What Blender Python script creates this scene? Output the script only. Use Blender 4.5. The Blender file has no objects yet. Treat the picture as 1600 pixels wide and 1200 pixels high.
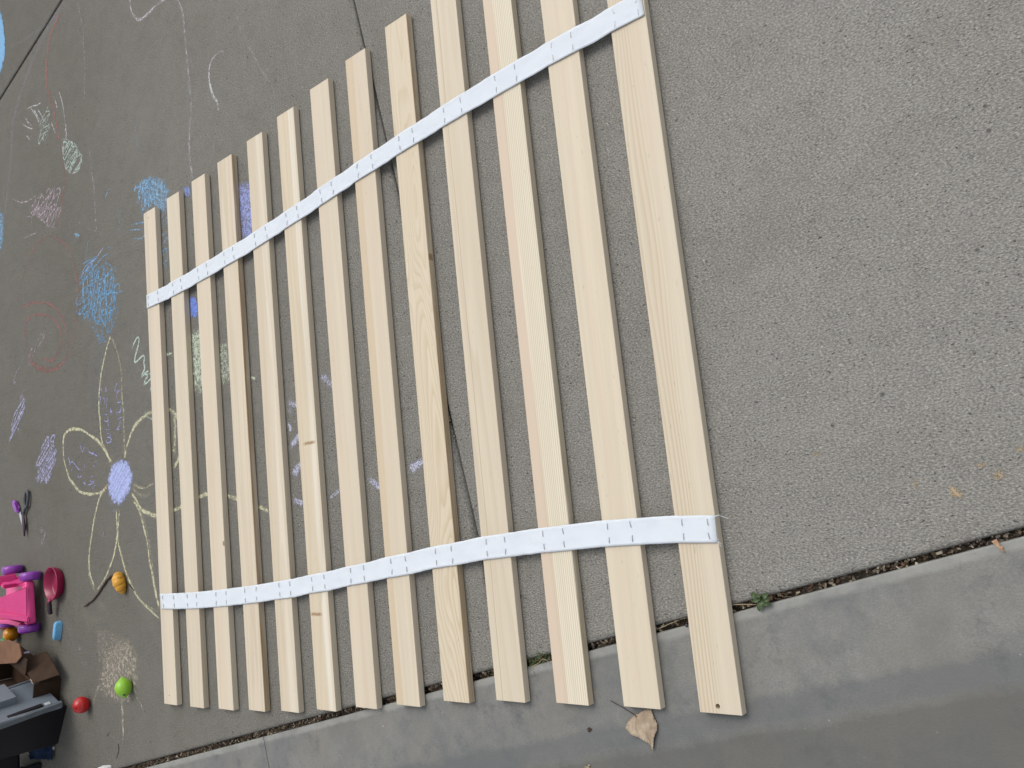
import bpy, bmesh, math, random
from mathutils import Vector, Matrix, noise
random.seed(7)
SC = bpy.context.scene
# ------------------------------------------------------------------ camera
cam_data = bpy.data.cameras.new('camera')
cam = bpy.data.objects.new('camera', cam_data)
SC.collection.objects.link(cam)
cam_data.sensor_width = 36.0
cam_data.lens = 36.0 * 1300 / 1600
cam_data.clip_start, cam_data.clip_end = 0.02, 400
RIGHT, DOWN, FWD = Vector((0.758872, -0.103032, -0.643038)), Vector((-0.169129, -0.984706, -0.041819)), Vector((-0.628894, 0.140492, -0.764692))
m = Matrix((RIGHT, -DOWN, -FWD)).transposed().to_4x4()
m.translation = Vector((2.344909, 0.355528, 1.208058))
cam.matrix_world = m
SC.camera = cam
SC.render.resolution_x, SC.render.resolution_y = 1024, 768
SC.render.engine = 'CYCLES'
SC.cycles.transparent_max_bounces = 48
# ------------------------------------------------------------------ light
SUN_EL, SUN_AZ = math.radians(58), math.radians(104)      # azimuth: direction the light comes from, counted from +X towards +Y
world = bpy.data.worlds.new('World'); SC.world = world; world.use_nodes = True
wn = world.node_tree
sky = wn.nodes.new('ShaderNodeTexSky'); sky.sky_type = 'NISHITA'; sky.sun_disc = False
sky.sun_elevation = SUN_EL; sky.sun_rotation = math.radians(90) - SUN_AZ
sky.dust_density = 3.0; sky.air_density = 1.0; sky.ozone_density = 1.0
hs = wn.nodes.new('ShaderNodeHueSaturation'); hs.inputs['Saturation'].default_value = 0.30      # thin high overcast: paler than a clear sky
wn.links.new(sky.outputs[0], hs.inputs['Color']); wn.links.new(hs.outputs[0], wn.nodes['Background'].inputs[0])
wn.nodes['Background'].inputs[1].default_value = 0.15
sun = bpy.data.lights.new('sun', 'SUN'); sun.energy = 0.8; sun.angle = math.radians(40); sun.color = (1.0, 0.95, 0.86)
so = bpy.data.objects.new('sun', sun); SC.collection.objects.link(so)
sd = Vector((math.cos(SUN_EL)*math.cos(SUN_AZ), math.cos(SUN_EL)*math.sin(SUN_AZ), math.sin(SUN_EL)))
so.rotation_euler = sd.to_track_quat('Z', 'Y').to_euler()
SC.view_settings.view_transform = 'Standard'
try: SC.view_settings.look = 'None'
except Exception: pass
SC.view_settings.gamma = 1.0; SC.view_settings.use_curve_mapping = False
SC.view_settings.exposure = 0.34
# ------------------------------------------------------------------ measured plan of the place (metres)
DRIVE_EDGE = ((1.2329, 0.0518), (0.9743, 0.2253))
SLAB_EDGE = ((1.2938, 0.0493), (0.9737, 0.2278))
MID_JOINT = ((1.1092, 0.9063), (-0.1802, 0.9836))
FAR_JOINT = ((-0.8816, 2.2724), (0.9768, 0.2143))
SLAB_JOINT = ((0.4535, -0.1844), (-0.2374, 0.9714))
SLATS = [(-0.0062, -0.0975, -0.0003), (0.1344, -0.0952, -0.0006), (0.2773, -0.0901, 0.0006), (0.4178, -0.0827, 0.003), (0.5555, -0.0745, -0.0013), (0.6953, -0.0611, 0.0006), (0.8351, -0.0458, 0.0012), (0.9691, -0.0314, -0.0005), (1.1087, -0.0144, -0.0005), (1.2487, -0.0037, -0.0032), (1.3904, 0.0013, -0.0018), (1.5314, 0.0054, 0.0013), (1.6715, 0.0068, 0.0016)]  # x, y of the lower left corner, yaw
STRAP_LOW = [(0.0, 0.2043, 0.0036, 0.1618), (0.0936, 0.2045, 0.0966, 0.1615), (0.1421, 0.2053, 0.1431, 0.162), (0.211, 0.207, 0.2116, 0.1634), (0.2869, 0.21, 0.2858, 0.1667), (0.3612, 0.2135, 0.3597, 0.1702), (0.4236, 0.2168, 0.425, 0.1742), (0.5006, 0.2216, 0.5016, 0.1787), (0.5705, 0.227, 0.5726, 0.185), (0.6397, 0.232, 0.6424, 0.1893), (0.7032, 0.2393, 0.7059, 0.1981), (0.7705, 0.2449, 0.7726, 0.2026), (0.8445, 0.2542, 0.8424, 0.2122), (0.913, 0.2607, 0.9124, 0.2188), (0.9772, 0.2701, 0.9793, 0.2267), (1.0448, 0.2762, 1.0492, 0.2327), (1.1167, 0.2853, 1.1186, 0.2425), (1.1798, 0.2899, 1.1811, 0.2465), (1.2542, 0.2978, 1.2546, 0.2542), (1.3247, 0.3014, 1.3228, 0.2575), (1.3916, 0.3054, 1.3915, 0.2613), (1.4623, 0.3076, 1.4613, 0.2634), (1.532, 0.3101, 1.5323, 0.2661), (1.6008, 0.3097, 1.6019, 0.2663), (1.6704, 0.3087, 1.6707, 0.2658), (1.7422, 0.3046, 1.7402, 0.263)]
STRAP_HIGH = [(-0.004, 1.0784, -0.0055, 1.0386), (0.0813, 1.0793, 0.0852, 1.0375), (0.1396, 1.0815, 0.143, 1.0384), (0.2085, 1.0839, 0.2168, 1.0404), (0.2771, 1.0881, 0.2831, 1.0441), (0.3461, 1.0911, 0.3564, 1.0468), (0.4145, 1.0957, 0.4182, 1.0523), (0.4813, 1.1002, 0.488, 1.0566), (0.5571, 1.1055, 0.5626, 1.0619), (0.6287, 1.1113, 0.6413, 1.0688), (0.6987, 1.1181, 0.7036, 1.0761), (0.7612, 1.1232, 0.7705, 1.081), (0.8321, 1.1316, 0.8397, 1.0896), (0.9011, 1.1389, 0.9125, 1.0967), (0.9734, 1.1463, 0.9758, 1.1045), (1.0431, 1.1525, 1.0486, 1.1097), (1.1126, 1.1592, 1.1148, 1.117), (1.1807, 1.1647, 1.1852, 1.1217), (1.2517, 1.171, 1.2525, 1.1269), (1.3222, 1.1751, 1.3253, 1.131), (1.3919, 1.1793, 1.3939, 1.1336), (1.4656, 1.1818, 1.4689, 1.1366), (1.5303, 1.1842, 1.5318, 1.1396), (1.6, 1.185, 1.6021, 1.1399), (1.671, 1.1858, 1.6713, 1.1416), (1.7361, 1.1845, 1.738, 1.1412)]
CHALK = [
 ('chalk_flower', 'big six-petalled chalk flower in pale yellow with a blue violet centre', [((0.6, 0.58, 0.38), 0.011, 0.62, [(-0.2866, 1.0166), (-0.302, 1.0001), (-0.3176, 0.9822), (-0.3436, 0.9423), (-0.3604, 0.9111), (-0.3748, 0.874), (-0.3862, 0.823), (-0.3879, 0.776), (-0.383, 0.7648), (-0.3811, 0.7123), (-0.3694, 0.6771), (-0.3406, 0.6453), (-0.3241, 0.6051)]), ((0.6, 0.58, 0.38), 0.012, 0.42, [(-0.2866, 1.0166), (-0.2589, 0.9782), (-0.2398, 0.9407), (-0.2266, 0.8996), (-0.2243, 0.8609), (-0.2257, 0.8102), (-0.2191, 0.7586), (-0.2205, 0.7412), (-0.2218, 0.6912), (-0.2232, 0.6414), (-0.2282, 0.6121)]), ((0.6, 0.58, 0.38), 0.014, 0.6, [(-0.3101, 0.6062), (-0.341, 0.6402), (-0.3836, 0.6788), (-0.417, 0.6987), (-0.4514, 0.7137), (-0.5101, 0.7388), (-0.565, 0.753), (-0.6222, 0.7553), (-0.6622, 0.7412), (-0.6712, 0.7035), (-0.6674, 0.6616), (-0.653, 0.6325), (-0.6297, 0.5946), (-0.5905, 0.5639), (-0.5425, 0.5382), (-0.4947, 0.5275), (-0.43, 0.5232), (-0.3836, 0.5269), (-0.337, 0.5456)]), ((0.6, 0.58, 0.38), 0.014, 0.62, [(-0.2255, 0.6118), (-0.2161, 0.6306), (-0.2038, 0.6515), (-0.1748, 0.6849), (-0.1472, 0.7059), (-0.1102, 0.7203), (-0.0694, 0.7289), (-0.0345, 0.7334), (0.0277, 0.7307), (0.0821, 0.715), (0.1122, 0.6864), (0.1303, 0.6491), (0.1304, 0.6126), (0.1059, 0.5791), (0.0668, 0.5468)]), ((0.6, 0.58, 0.38), 0.02, 0.5, [(0.0854, 0.7107), (0.0929, 0.6726), (0.0851, 0.6274), (0.0773, 0.5823)]), ((0.6, 0.58, 0.38), 0.012, 0.5, [(-0.1874, 0.5316), (-0.1473, 0.5206), (-0.1079, 0.511), (-0.0729, 0.5162), (-0.043, 0.5252)]), ((0.6, 0.58, 0.38), 0.012, 0.35, [(-0.1882, 0.5219), (-0.1392, 0.4958), (-0.0998, 0.4889), (-0.06, 0.4961)]), ((0.6, 0.58, 0.38), 0.014, 0.6, [(-0.1896, 0.505), (-0.1606, 0.4832), (-0.1328, 0.4522), (-0.0848, 0.4345), (-0.0327, 0.4239), (0.0265, 0.4258), (0.0747, 0.435), (0.1289, 0.4453), (0.2159, 0.4611), (0.2492, 0.4635), (0.3128, 0.4547), (0.3499, 0.4499), (0.3945, 0.4378), (0.4515, 0.4169), (0.4939, 0.4104), (0.5419, 0.3895)]), ((0.6, 0.58, 0.38), 0.012, 0.62, [(-0.3554, 0.5397), (-0.3838, 0.5239), (-0.4083, 0.5034), (-0.4428, 0.4547), (-0.4706, 0.3948), (-0.49, 0.3443), (-0.4969, 0.3036), (-0.488, 0.2625), (-0.4599, 0.2214)]), ((0.6, 0.58, 0.38), 0.01, 0.4, [(-0.4343, 0.4644), (-0.4621, 0.4046), (-0.4807, 0.3645), (-0.5014, 0.3174), (-0.5017, 0.2696), (-0.4806, 0.2352), (-0.453, 0.2113)]), ((0.6, 0.58, 0.38), 0.011, 0.6, [(-0.2917, 0.4674), (-0.2912, 0.4277), (-0.291, 0.3849), (-0.3175, 0.3238), (-0.3575, 0.2791), (-0.3974, 0.2437), (-0.4527, 0.2146)]), ((0.6, 0.58, 0.38), 0.011, 0.6, [(-0.2702, 0.4658), (-0.281, 0.4204), (-0.2887, 0.3684), (-0.268, 0.3154), (-0.2374, 0.2597), (-0.2059, 0.2242), (-0.1683, 0.1892), (-0.1178, 0.1643), (-0.0747, 0.1431), (-0.0444, 0.1312)]), ((0.6, 0.58, 0.38), 0.01, 0.35, [(-0.2887, 0.3684), (-0.2579, 0.3085), (-0.2241, 0.253), (-0.1556, 0.1829), (-0.1049, 0.1643), (-0.0428, 0.1492)]), ((0.6, 0.58, 0.38), 0.013, 0.6, [(-0.1844, 0.4851), (-0.1462, 0.4532), (-0.1233, 0.4072), (-0.1016, 0.3526), (-0.0929, 0.3025), (-0.0726, 0.2404), (-0.0579, 0.1915), (-0.0425, 0.1522)]), ((0.6, 0.58, 0.38), 0.01, 0.35, [(-0.1707, 0.484), (-0.1331, 0.4491), (-0.1044, 0.3966), (-0.0892, 0.3458), (-0.0747, 0.2895), (-0.0673, 0.2281)]), ((0.42, 0.31, 0.18), 0.012, 0.5, [(-0.3775, 0.5315), (-0.337, 0.5456)]), ((0.36, 0.38, 0.72), 0.0045, 0.62, [(-0.3697, 0.8652), (-0.3598, 0.8425)]), ((0.36, 0.38, 0.72), 0.0045, 0.62, [(-0.3406, 0.8681), (-0.3311, 0.8429), (-0.3507, 0.8488)]), ((0.36, 0.38, 0.72), 0.0045, 0.62, [(-0.3254, 0.829), (-0.336, 0.7787)]), ((0.36, 0.38, 0.72), 0.0045, 0.62, [(-0.3608, 0.8295), (-0.3417, 0.816), (-0.354, 0.8049)]), ((0.36, 0.38, 0.72), 0.0045, 0.62, [(-0.3537, 0.7709), (-0.3312, 0.7676)]), ((0.36, 0.38, 0.72), 0.0045, 0.62, [(-0.3072, 0.7872), (-0.3009, 0.7606)]), ((0.36, 0.38, 0.72), 0.0045, 0.62, [(-0.3139, 0.7728), (-0.2916, 0.772)]), ((0.36, 0.38, 0.72), 0.0045, 0.62, [(-0.246, 0.8621), (-0.2695, 0.843), (-0.2702, 0.8341), (-0.2457, 0.8313)]), ((0.36, 0.38, 0.72), 0.0045, 0.62, [(-0.2321, 0.8316), (-0.2571, 0.8255), (-0.2643, 0.8037)]), ((0.36, 0.38, 0.72), 0.0045, 0.62, [(-0.2626, 0.7906), (-0.2351, 0.7939), (-0.2373, 0.7664), (-0.2488, 0.758)]), ((0.36, 0.38, 0.72), 0.0045, 0.62, [(-0.2673, 0.7658), (-0.2627, 0.7549)]), ((0.36, 0.38, 0.72), 0.0045, 0.62, [(-0.3716, 0.8391), (-0.3741, 0.8054)]), ((0.36, 0.38, 0.72), 0.0045, 0.62, [(-0.3537, 0.7709), (-0.3312, 0.7676), (-0.3376, 0.7582)]), ((0.36, 0.38, 0.72), 0.0045, 0.62, [(-0.3579, 0.7533), (-0.3386, 0.7454), (-0.3216, 0.7455)]), ((0.36, 0.38, 0.72), 0.0045, 0.62, [(-0.3312, 0.7676), (-0.3225, 0.7199)]), ((0.36, 0.38, 0.72), 0.0045, 0.62, [(-0.3519, 0.7201), (-0.3127, 0.716)]), ((0.36, 0.38, 0.72), 0.0045, 0.62, [(-0.348, 0.6963), (-0.3146, 0.692), (-0.3112, 0.6775), (-0.3382, 0.677), (-0.348, 0.6963)]), ((0.36, 0.38, 0.72), 0.0045, 0.62, [(-0.3415, 0.707), (-0.3137, 0.7034), (-0.3173, 0.6923)]), ((0.36, 0.38, 0.72), 0.0045, 0.62, [(-0.2642, 0.7704), (-0.2679, 0.7582)]), ((0.36, 0.38, 0.72), 0.0045, 0.62, [(-0.2321, 0.7631), (-0.2648, 0.7629)]), ((0.36, 0.38, 0.72), 0.0045, 0.62, [(-0.2666, 0.7402), (-0.2391, 0.7439), (-0.2283, 0.7436)]), ((0.36, 0.38, 0.72), 0.0045, 0.62, [(-0.2391, 0.7439), (-0.252, 0.7179), (-0.2716, 0.7117), (-0.2339, 0.7071)]), ((0.36, 0.38, 0.72), 0.0045, 0.62, [(-0.5426, 0.7148), (-0.5211, 0.6692), (-0.4946, 0.698)]), ((0.36, 0.38, 0.72), 0.0045, 0.62, [(-0.4961, 0.6768), (-0.4724, 0.6713), (-0.4914, 0.6577)]), ((0.36, 0.38, 0.72), 0.0045, 0.62, [(-0.4787, 0.6668), (-0.4325, 0.6482)]), ((0.36, 0.38, 0.72), 0.0045, 0.62, [(-0.4552, 0.6614), (-0.4039, 0.6397)]), ((0.36, 0.38, 0.72), 0.0045, 0.62, [(-0.4398, 0.6281), (-0.4137, 0.6252), (-0.4231, 0.6159)]), ((0.36, 0.38, 0.72), 0.0045, 0.62, [(-0.4465, 0.6184), (-0.4324, 0.609)]), ((0.36, 0.38, 0.72), 0.0045, 0.62, [(-0.634, 0.6743), (-0.6229, 0.6484), (-0.6109, 0.6362)]), ((0.36, 0.38, 0.72), 0.0045, 0.62, [(-0.6341, 0.625), (-0.6039, 0.6463), (-0.5556, 0.6168), (-0.5314, 0.6102)]), ((0.36, 0.38, 0.72), 0.0045, 0.62, [(-0.6124, 0.6146), (-0.5988, 0.6267)]), ((0.36, 0.38, 0.72), 0.0045, 0.62, [(-0.5087, 0.6278), (-0.5072, 0.6064)]), ((0.36, 0.38, 0.72), 0.0045, 0.62, [(-0.479, 0.5798), (-0.4491, 0.5821), (-0.4681, 0.5657), (-0.4269, 0.5643)]), ((0.36, 0.38, 0.72), 0.0045, 0.62, [(-0.4928, 0.5549), (-0.436, 0.56)]), ((0.36, 0.38, 0.72), 0.0045, 0.62, [(-0.4552, 0.5384), (-0.4306, 0.5543)]), ((0.36, 0.38, 0.72), 0.0045, 0.62, [(-0.5751, 0.6054), (-0.5455, 0.5837), (-0.5259, 0.6004)]), ((0.36, 0.38, 0.72), 0.0045, 0.62, [(-0.5304, 0.5796), (-0.5045, 0.5586), (-0.5031, 0.5795)])], [((0.4, 0.46, 0.76), 0.022, 0.008, 0.4, 0, 0.86, [(-0.2605, 0.6108), (-0.2183, 0.6036), (-0.191, 0.5834), (-0.1807, 0.5505), (-0.1936, 0.52), (-0.2215, 0.498), (-0.2602, 0.479), (-0.2976, 0.4844), (-0.3289, 0.507), (-0.3402, 0.5408), (-0.329, 0.5777), (-0.305, 0.6005)]), ((0.42, 0.47, 0.72), 0.01, 0.016, 0.4, 1, 0.45, [(-0.2605, 0.6108), (-0.191, 0.5834), (-0.1807, 0.5505), (-0.2215, 0.498), (-0.2976, 0.4844), (-0.3319, 0.54), (-0.3227, 0.5872)]), ((0.6, 0.58, 0.38), 0.01, 0.02, 0.3, 1, 0.3, [(-0.3215, 0.6023), (-0.2875, 0.6138), (-0.3394, 0.6605), (-0.3611, 0.6734)]), ((0.36, 0.38, 0.72), 0.01, 0.02, 1.4, 1, 0.3, [(-0.3311, 0.5072), (-0.3048, 0.505), (-0.3138, 0.4457), (-0.353, 0.4545)])]),
 ('chalk_zigzag', 'pale green chalk zigzag running under the leftmost slat', [((0.45, 0.55, 0.48), 0.009, 0.8, [(-0.1508, 0.9449), (-0.1147, 0.9716), (-0.1017, 0.9727), (-0.1035, 0.9517), (-0.1267, 0.9213), (-0.1335, 0.9012), (-0.1154, 0.9016), (-0.084, 0.9105), (-0.0693, 0.9051), (-0.0757, 0.8891), (-0.0722, 0.8711), (-0.0834, 0.8584), (-0.097, 0.8472), (-0.0634, 0.8572), (-0.046, 0.8565)]), ((0.45, 0.55, 0.48), 0.009, 0.75, [(-0.0879, 0.8641), (-0.0593, 0.8467), (-0.0391, 0.8504), (-0.0677, 0.8359), (-0.0816, 0.8199), (-0.0408, 0.8312), (-0.0307, 0.8343)]), ((0.45, 0.55, 0.48), 0.008, 0.6, [(-0.0378, 0.8088), (-0.0467, 0.7909)])], [((0.45, 0.55, 0.48), 0.01, 0.02, 0.9, 1, 0.45, [(-0.1092, 0.7324), (-0.0986, 0.7381), (-0.0293, 0.7374), (-0.031, 0.7185)])]),
 ('chalk_scribble', 'dense bright blue chalk scribble beside the top of the flower', [((0.16, 0.38, 0.62), 0.006, 0.5, [(-0.1804, 1.1376), (-0.3352, 1.1693), (-0.4768, 1.2107)]), ((0.16, 0.38, 0.62), 0.006, 0.45, [(-0.2042, 1.1121), (-0.262, 1.0521), (-0.3006, 1.0183)]), ((0.16, 0.38, 0.62), 0.006, 0.4, [(-0.4346, 1.1121), (-0.3912, 1.0481), (-0.347, 1.012)]), ((0.16, 0.38, 0.62), 0.006, 0.4, [(-0.4246, 1.3875), (-0.4438, 1.3254), (-0.4729, 1.2658), (-0.493, 1.2665)]), ((0.46, 0.46, 0.68), 0.007, 0.6, [(-0.3094, 1.3254), (-0.3484, 1.3057), (-0.4221, 1.286), (-0.493, 1.2665)]), ((0.16, 0.38, 0.62), 0.005, 0.4, [(-0.3017, 1.3036), (-0.2782, 1.31), (-0.2524, 1.2898)])], [((0.16, 0.38, 0.62), 0.006, 0.02, 0.15, 2, 0.6, [(-0.4683, 1.2601), (-0.3855, 1.2563), (-0.2761, 1.2189), (-0.2383, 1.1836), (-0.2388, 1.1203), (-0.2687, 1.0809), (-0.3881, 1.0907), (-0.4819, 1.1383), (-0.4874, 1.2021)]), ((0.16, 0.38, 0.62), 0.006, 0.028, 1.2, 2, 0.52, [(-0.4657, 1.2976), (-0.3726, 1.3014), (-0.2901, 1.2744), (-0.2482, 1.2287), (-0.2347, 1.1721), (-0.2692, 1.0747), (-0.3881, 1.0907), (-0.492, 1.1362), (-0.4957, 1.2267)]), ((0.16, 0.38, 0.62), 0.006, 0.02, 2.6, 2, 0.42, [(-0.4338, 1.1229), (-0.2404, 1.0997), (-0.3006, 1.0183), (-0.3704, 1.0115)]), ((0.16, 0.38, 0.62), 0.02, 0.03, 0.3, 1, 0.22, [(-0.3928, 1.0269), (-0.3239, 1.0126), (-0.3506, 0.9649), (-0.4056, 0.9821)]), ((0.16, 0.38, 0.62), 0.03, 0.03, 1.5, 1, 0.12, [(-0.4069, 0.9651), (-0.3514, 0.9544), (-0.3868, 0.7916), (-0.4333, 0.7986)])]),
 ('chalk_scribble', 'light blue chalk patch reaching under the tops of the left slats', [((0.25, 0.48, 0.72), 0.008, 0.5, [(-0.1213, 1.3366), (-0.0269, 1.3183)]), ((0.25, 0.48, 0.72), 0.008, 0.55, [(-0.1165, 1.2912), (-0.0551, 1.2754), (-0.0134, 1.2877)]), ((0.25, 0.48, 0.72), 0.006, 0.4, [(-0.1435, 1.3264), (-0.0368, 1.2987)])], [((0.25, 0.48, 0.72), 0.012, 0.01, 0.9, 0, 0.5, [(-0.0603, 1.4597), (0.0167, 1.45), (0.0995, 1.4075), (0.1188, 1.3671), (0.0988, 1.3138), (0.054, 1.3319), (0.0095, 1.3663), (-0.0306, 1.3709), (-0.0437, 1.4103)]), ((0.25, 0.48, 0.72), 0.008, 0.018, 0.6, 2, 0.5, [(-0.0993, 1.4475), (0.0121, 1.4434), (0.025, 1.3613), (-0.036, 1.3561)]), ((0.25, 0.35, 0.75), 0.012, 0.014, 1.4, 0, 0.55, [(0.2031, 1.3548), (0.2345, 1.3443), (0.2355, 1.317), (0.2112, 1.3249)]), ((0.25, 0.48, 0.72), 0.01, 0.02, 1.3, 1, 0.4, [(0.0621, 1.3353), (0.1145, 1.3188), (0.0907, 1.1387), (0.0568, 1.1872)])]),
 ('chalk_patch', 'blue violet chalk patch showing between the fourth and fifth slats from the left', [], [((0.33, 0.38, 0.72), 0.016, 0.01, 1.3, 0, 0.6, [(0.4584, 1.2713), (0.5476, 1.2467), (0.5601, 1.1691), (0.5561, 1.1044), (0.503, 1.1077), (0.4509, 1.1675)])]),
 ('chalk_patch', 'small bright blue chalk patch between the second and third slats', [], [((0.16, 0.26, 0.72), 0.012, 0.008, 1.2, 0, 0.75, [(0.2078, 1.023), (0.2383, 1.0137), (0.244, 0.9643), (0.2098, 0.9702)])]),
 ('chalk_patch', 'pale yellow green chalk patch lying in the gaps near the third slat', [((0.55, 0.62, 0.48), 0.014, 0.6, [(0.0531, 0.8881), (0.0974, 0.8833)]), ((0.55, 0.62, 0.48), 0.012, 0.6, [(0.4828, 0.7434), (0.5083, 0.7356)]), ((0.55, 0.62, 0.48), 0.01, 0.4, [(0.3502, 0.9258), (0.3709, 0.939)]), ((0.55, 0.62, 0.48), 0.012, 0.45, [(0.0754, 0.7216), (0.1017, 0.6898)])], [((0.55, 0.62, 0.48), 0.014, 0.012, 1.2, 0, 0.58, [(0.2052, 0.9211), (0.27, 0.9164), (0.3015, 0.8289), (0.2946, 0.759), (0.2075, 0.763)]), ((0.55, 0.62, 0.48), 0.014, 0.014, 0.8, 0, 0.46, [(0.3465, 0.8556), (0.4063, 0.8522), (0.4028, 0.7576), (0.3433, 0.7594)])]),
 ('chalk_numbers', 'broken white violet chalk strokes of hopscotch numbers under the middle slats', [((0.48, 0.49, 0.62), 0.02, 0.62, [(0.6391, 0.66), (0.6605, 0.6448), (0.6833, 0.6451)]), ((0.48, 0.49, 0.62), 0.014, 0.62, [(0.6298, 0.6059), (0.6415, 0.5924), (0.637, 0.5813)]), ((0.48, 0.49, 0.62), 0.022, 0.62, [(0.6359, 0.5422), (0.6607, 0.5586), (0.6846, 0.571)]), ((0.48, 0.49, 0.62), 0.022, 0.62, [(0.635, 0.4742), (0.6594, 0.4891), (0.6834, 0.5038)]), ((0.48, 0.49, 0.62), 0.018, 0.62, [(0.6322, 0.4203), (0.6506, 0.4112), (0.6784, 0.4033)]), ((0.48, 0.49, 0.62), 0.012, 0.55, [(0.7738, 0.4068), (0.7926, 0.4163), (0.8231, 0.4282)]), ((0.48, 0.49, 0.62), 0.022, 0.62, [(0.912, 0.4448), (0.9343, 0.4286), (0.9644, 0.4154)]), ((0.48, 0.49, 0.62), 0.024, 0.62, [(1.0491, 0.443), (1.07, 0.4526), (1.1004, 0.4642)]), ((0.48, 0.49, 0.62), 0.022, 0.55, [(0.7665, 0.6994), (0.7986, 0.6815), (0.8267, 0.6571)]), ((0.48, 0.49, 0.62), 0.02, 0.3, [(0.6386, 0.6553), (0.6504, 0.6187)])], []),
 ('chalk_spiral', 'faded red chalk spiral inside a tall red chalk arch', [((0.4, 0.15, 0.14), 0.009, 0.42, [(-1.0492, 1.3014), (-0.9975, 1.3834), (-0.9163, 1.4559), (-0.8397, 1.484), (-0.7667, 1.4844), (-0.7244, 1.4781), (-0.6179, 1.4204), (-0.556, 1.3564), (-0.5281, 1.2916), (-0.5147, 1.2088), (-0.5333, 1.1232), (-0.5641, 1.0456), (-0.5944, 0.9787)]), ((0.4, 0.15, 0.14), 0.013, 0.45, [(-1.0192, 1.2692), (-0.9721, 1.277), (-0.867, 1.2644), (-0.7264, 1.2192), (-0.6611, 1.1691), (-0.6188, 1.1023), (-0.6095, 1.0436), (-0.6453, 0.9996), (-0.6998, 0.9869), (-0.7683, 0.9909), (-0.8952, 1.029), (-0.952, 1.082), (-0.9789, 1.1486), (-0.976, 1.2035), (-0.914, 1.2235), (-0.7981, 1.2002), (-0.7028, 1.1552), (-0.6651, 1.1065), (-0.668, 1.0611), (-0.7246, 1.0262), (-0.7662, 1.0254), (-0.8354, 1.0534)]), ((0.4, 0.15, 0.14), 0.03, 0.3, [(-0.9517, 1.0881), (-0.8806, 1.0263), (-0.7681, 0.9937), (-0.6724, 0.9933)])], [((0.52, 0.42, 0.48), 0.006, 0.02, 1.0, 1, 0.45, [(-0.8157, 1.1445), (-0.7879, 1.1326), (-0.9005, 1.066), (-0.9384, 1.0552), (-0.9588, 1.0956)])]),
 ('chalk_line', 'long curved dusky red chalk line at the far left', [((0.4, 0.15, 0.14), 0.014, 0.55, [(-0.5833, 2.2931), (-0.6178, 2.2819), (-0.6473, 2.2655), (-0.6896, 2.2341), (-0.7096, 2.1919), (-0.7248, 2.1344), (-0.7286, 2.0721), (-0.7141, 2.0228), (-0.6831, 1.9648), (-0.6545, 1.8788), (-0.6311, 1.8084)]), ((0.4, 0.15, 0.14), 0.012, 0.4, [(-0.6311, 1.8084), (-0.6126, 1.7529), (-0.6005, 1.6882), (-0.6043, 1.6296), (-0.6248, 1.5646), (-0.6553, 1.5145), (-0.6792, 1.4858)])], []),
 ('chalk_hand', 'small white chalk marks like fingers next to the red line', [((0.55, 0.55, 0.56), 0.007, 0.55, [(-0.9231, 2.0454), (-0.8689, 2.0367), (-0.8089, 2.0189), (-0.7789, 2.0195)]), ((0.55, 0.55, 0.56), 0.007, 0.55, [(-0.8843, 2.0396), (-0.8264, 1.9776), (-0.7988, 1.9347)]), ((0.55, 0.55, 0.56), 0.007, 0.55, [(-0.9401, 2.0225), (-0.903, 1.9817), (-0.8658, 1.9543)]), ((0.55, 0.55, 0.56), 0.007, 0.55, [(-0.9728, 2.0089), (-0.904, 1.9625), (-0.8588, 1.9419)]), ((0.55, 0.55, 0.56), 0.007, 0.55, [(-0.9286, 1.9425), (-0.8915, 1.9071)]), ((0.55, 0.55, 0.56), 0.007, 0.55, [(-0.8544, 2.0211), (-0.7838, 1.9353), (-0.7557, 1.9117)]), ((0.55, 0.55, 0.56), 0.007, 0.55, [(-0.8172, 2.0061), (-0.7407, 1.9185)]), ((0.55, 0.55, 0.56), 0.007, 0.55, [(-0.6777, 2.0064), (-0.6519, 1.9646), (-0.6401, 1.9288)]), ((0.55, 0.55, 0.56), 0.007, 0.55, [(-0.6283, 2.0046), (-0.5976, 1.9425), (-0.5815, 1.8748), (-0.5718, 1.8164), (-0.5777, 1.7884)]), ((0.55, 0.55, 0.56), 0.007, 0.55, [(-0.5629, 1.8493), (-0.585, 1.8214)]), ((0.55, 0.55, 0.56), 0.007, 0.55, [(-0.698, 1.9081), (-0.6595, 1.8436)])], [((0.45, 0.55, 0.48), 0.007, 0.022, 1.25, 2, 0.5, [(-0.7217, 1.993), (-0.705, 1.9109), (-0.7669, 1.8466), (-0.8104, 1.8627), (-0.7995, 1.9222), (-0.7475, 1.9275)])]),
 ('chalk_pear', 'pear shaped chalk outline filled in pale grey green', [((0.55, 0.55, 0.56), 0.007, 0.5, [(-0.6136, 1.8018), (-0.5799, 1.7953), (-0.5037, 1.7429), (-0.462, 1.6923), (-0.4714, 1.649), (-0.5361, 1.651), (-0.5865, 1.6953), (-0.6033, 1.7495), (-0.6136, 1.8018)])], [((0.45, 0.55, 0.48), 0.009, 0.018, 1.2, 2, 0.55, [(-0.6006, 1.7909), (-0.5163, 1.7505), (-0.4624, 1.6866), (-0.4714, 1.649), (-0.536, 1.6539), (-0.5799, 1.693), (-0.6033, 1.7495)])]),
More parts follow.
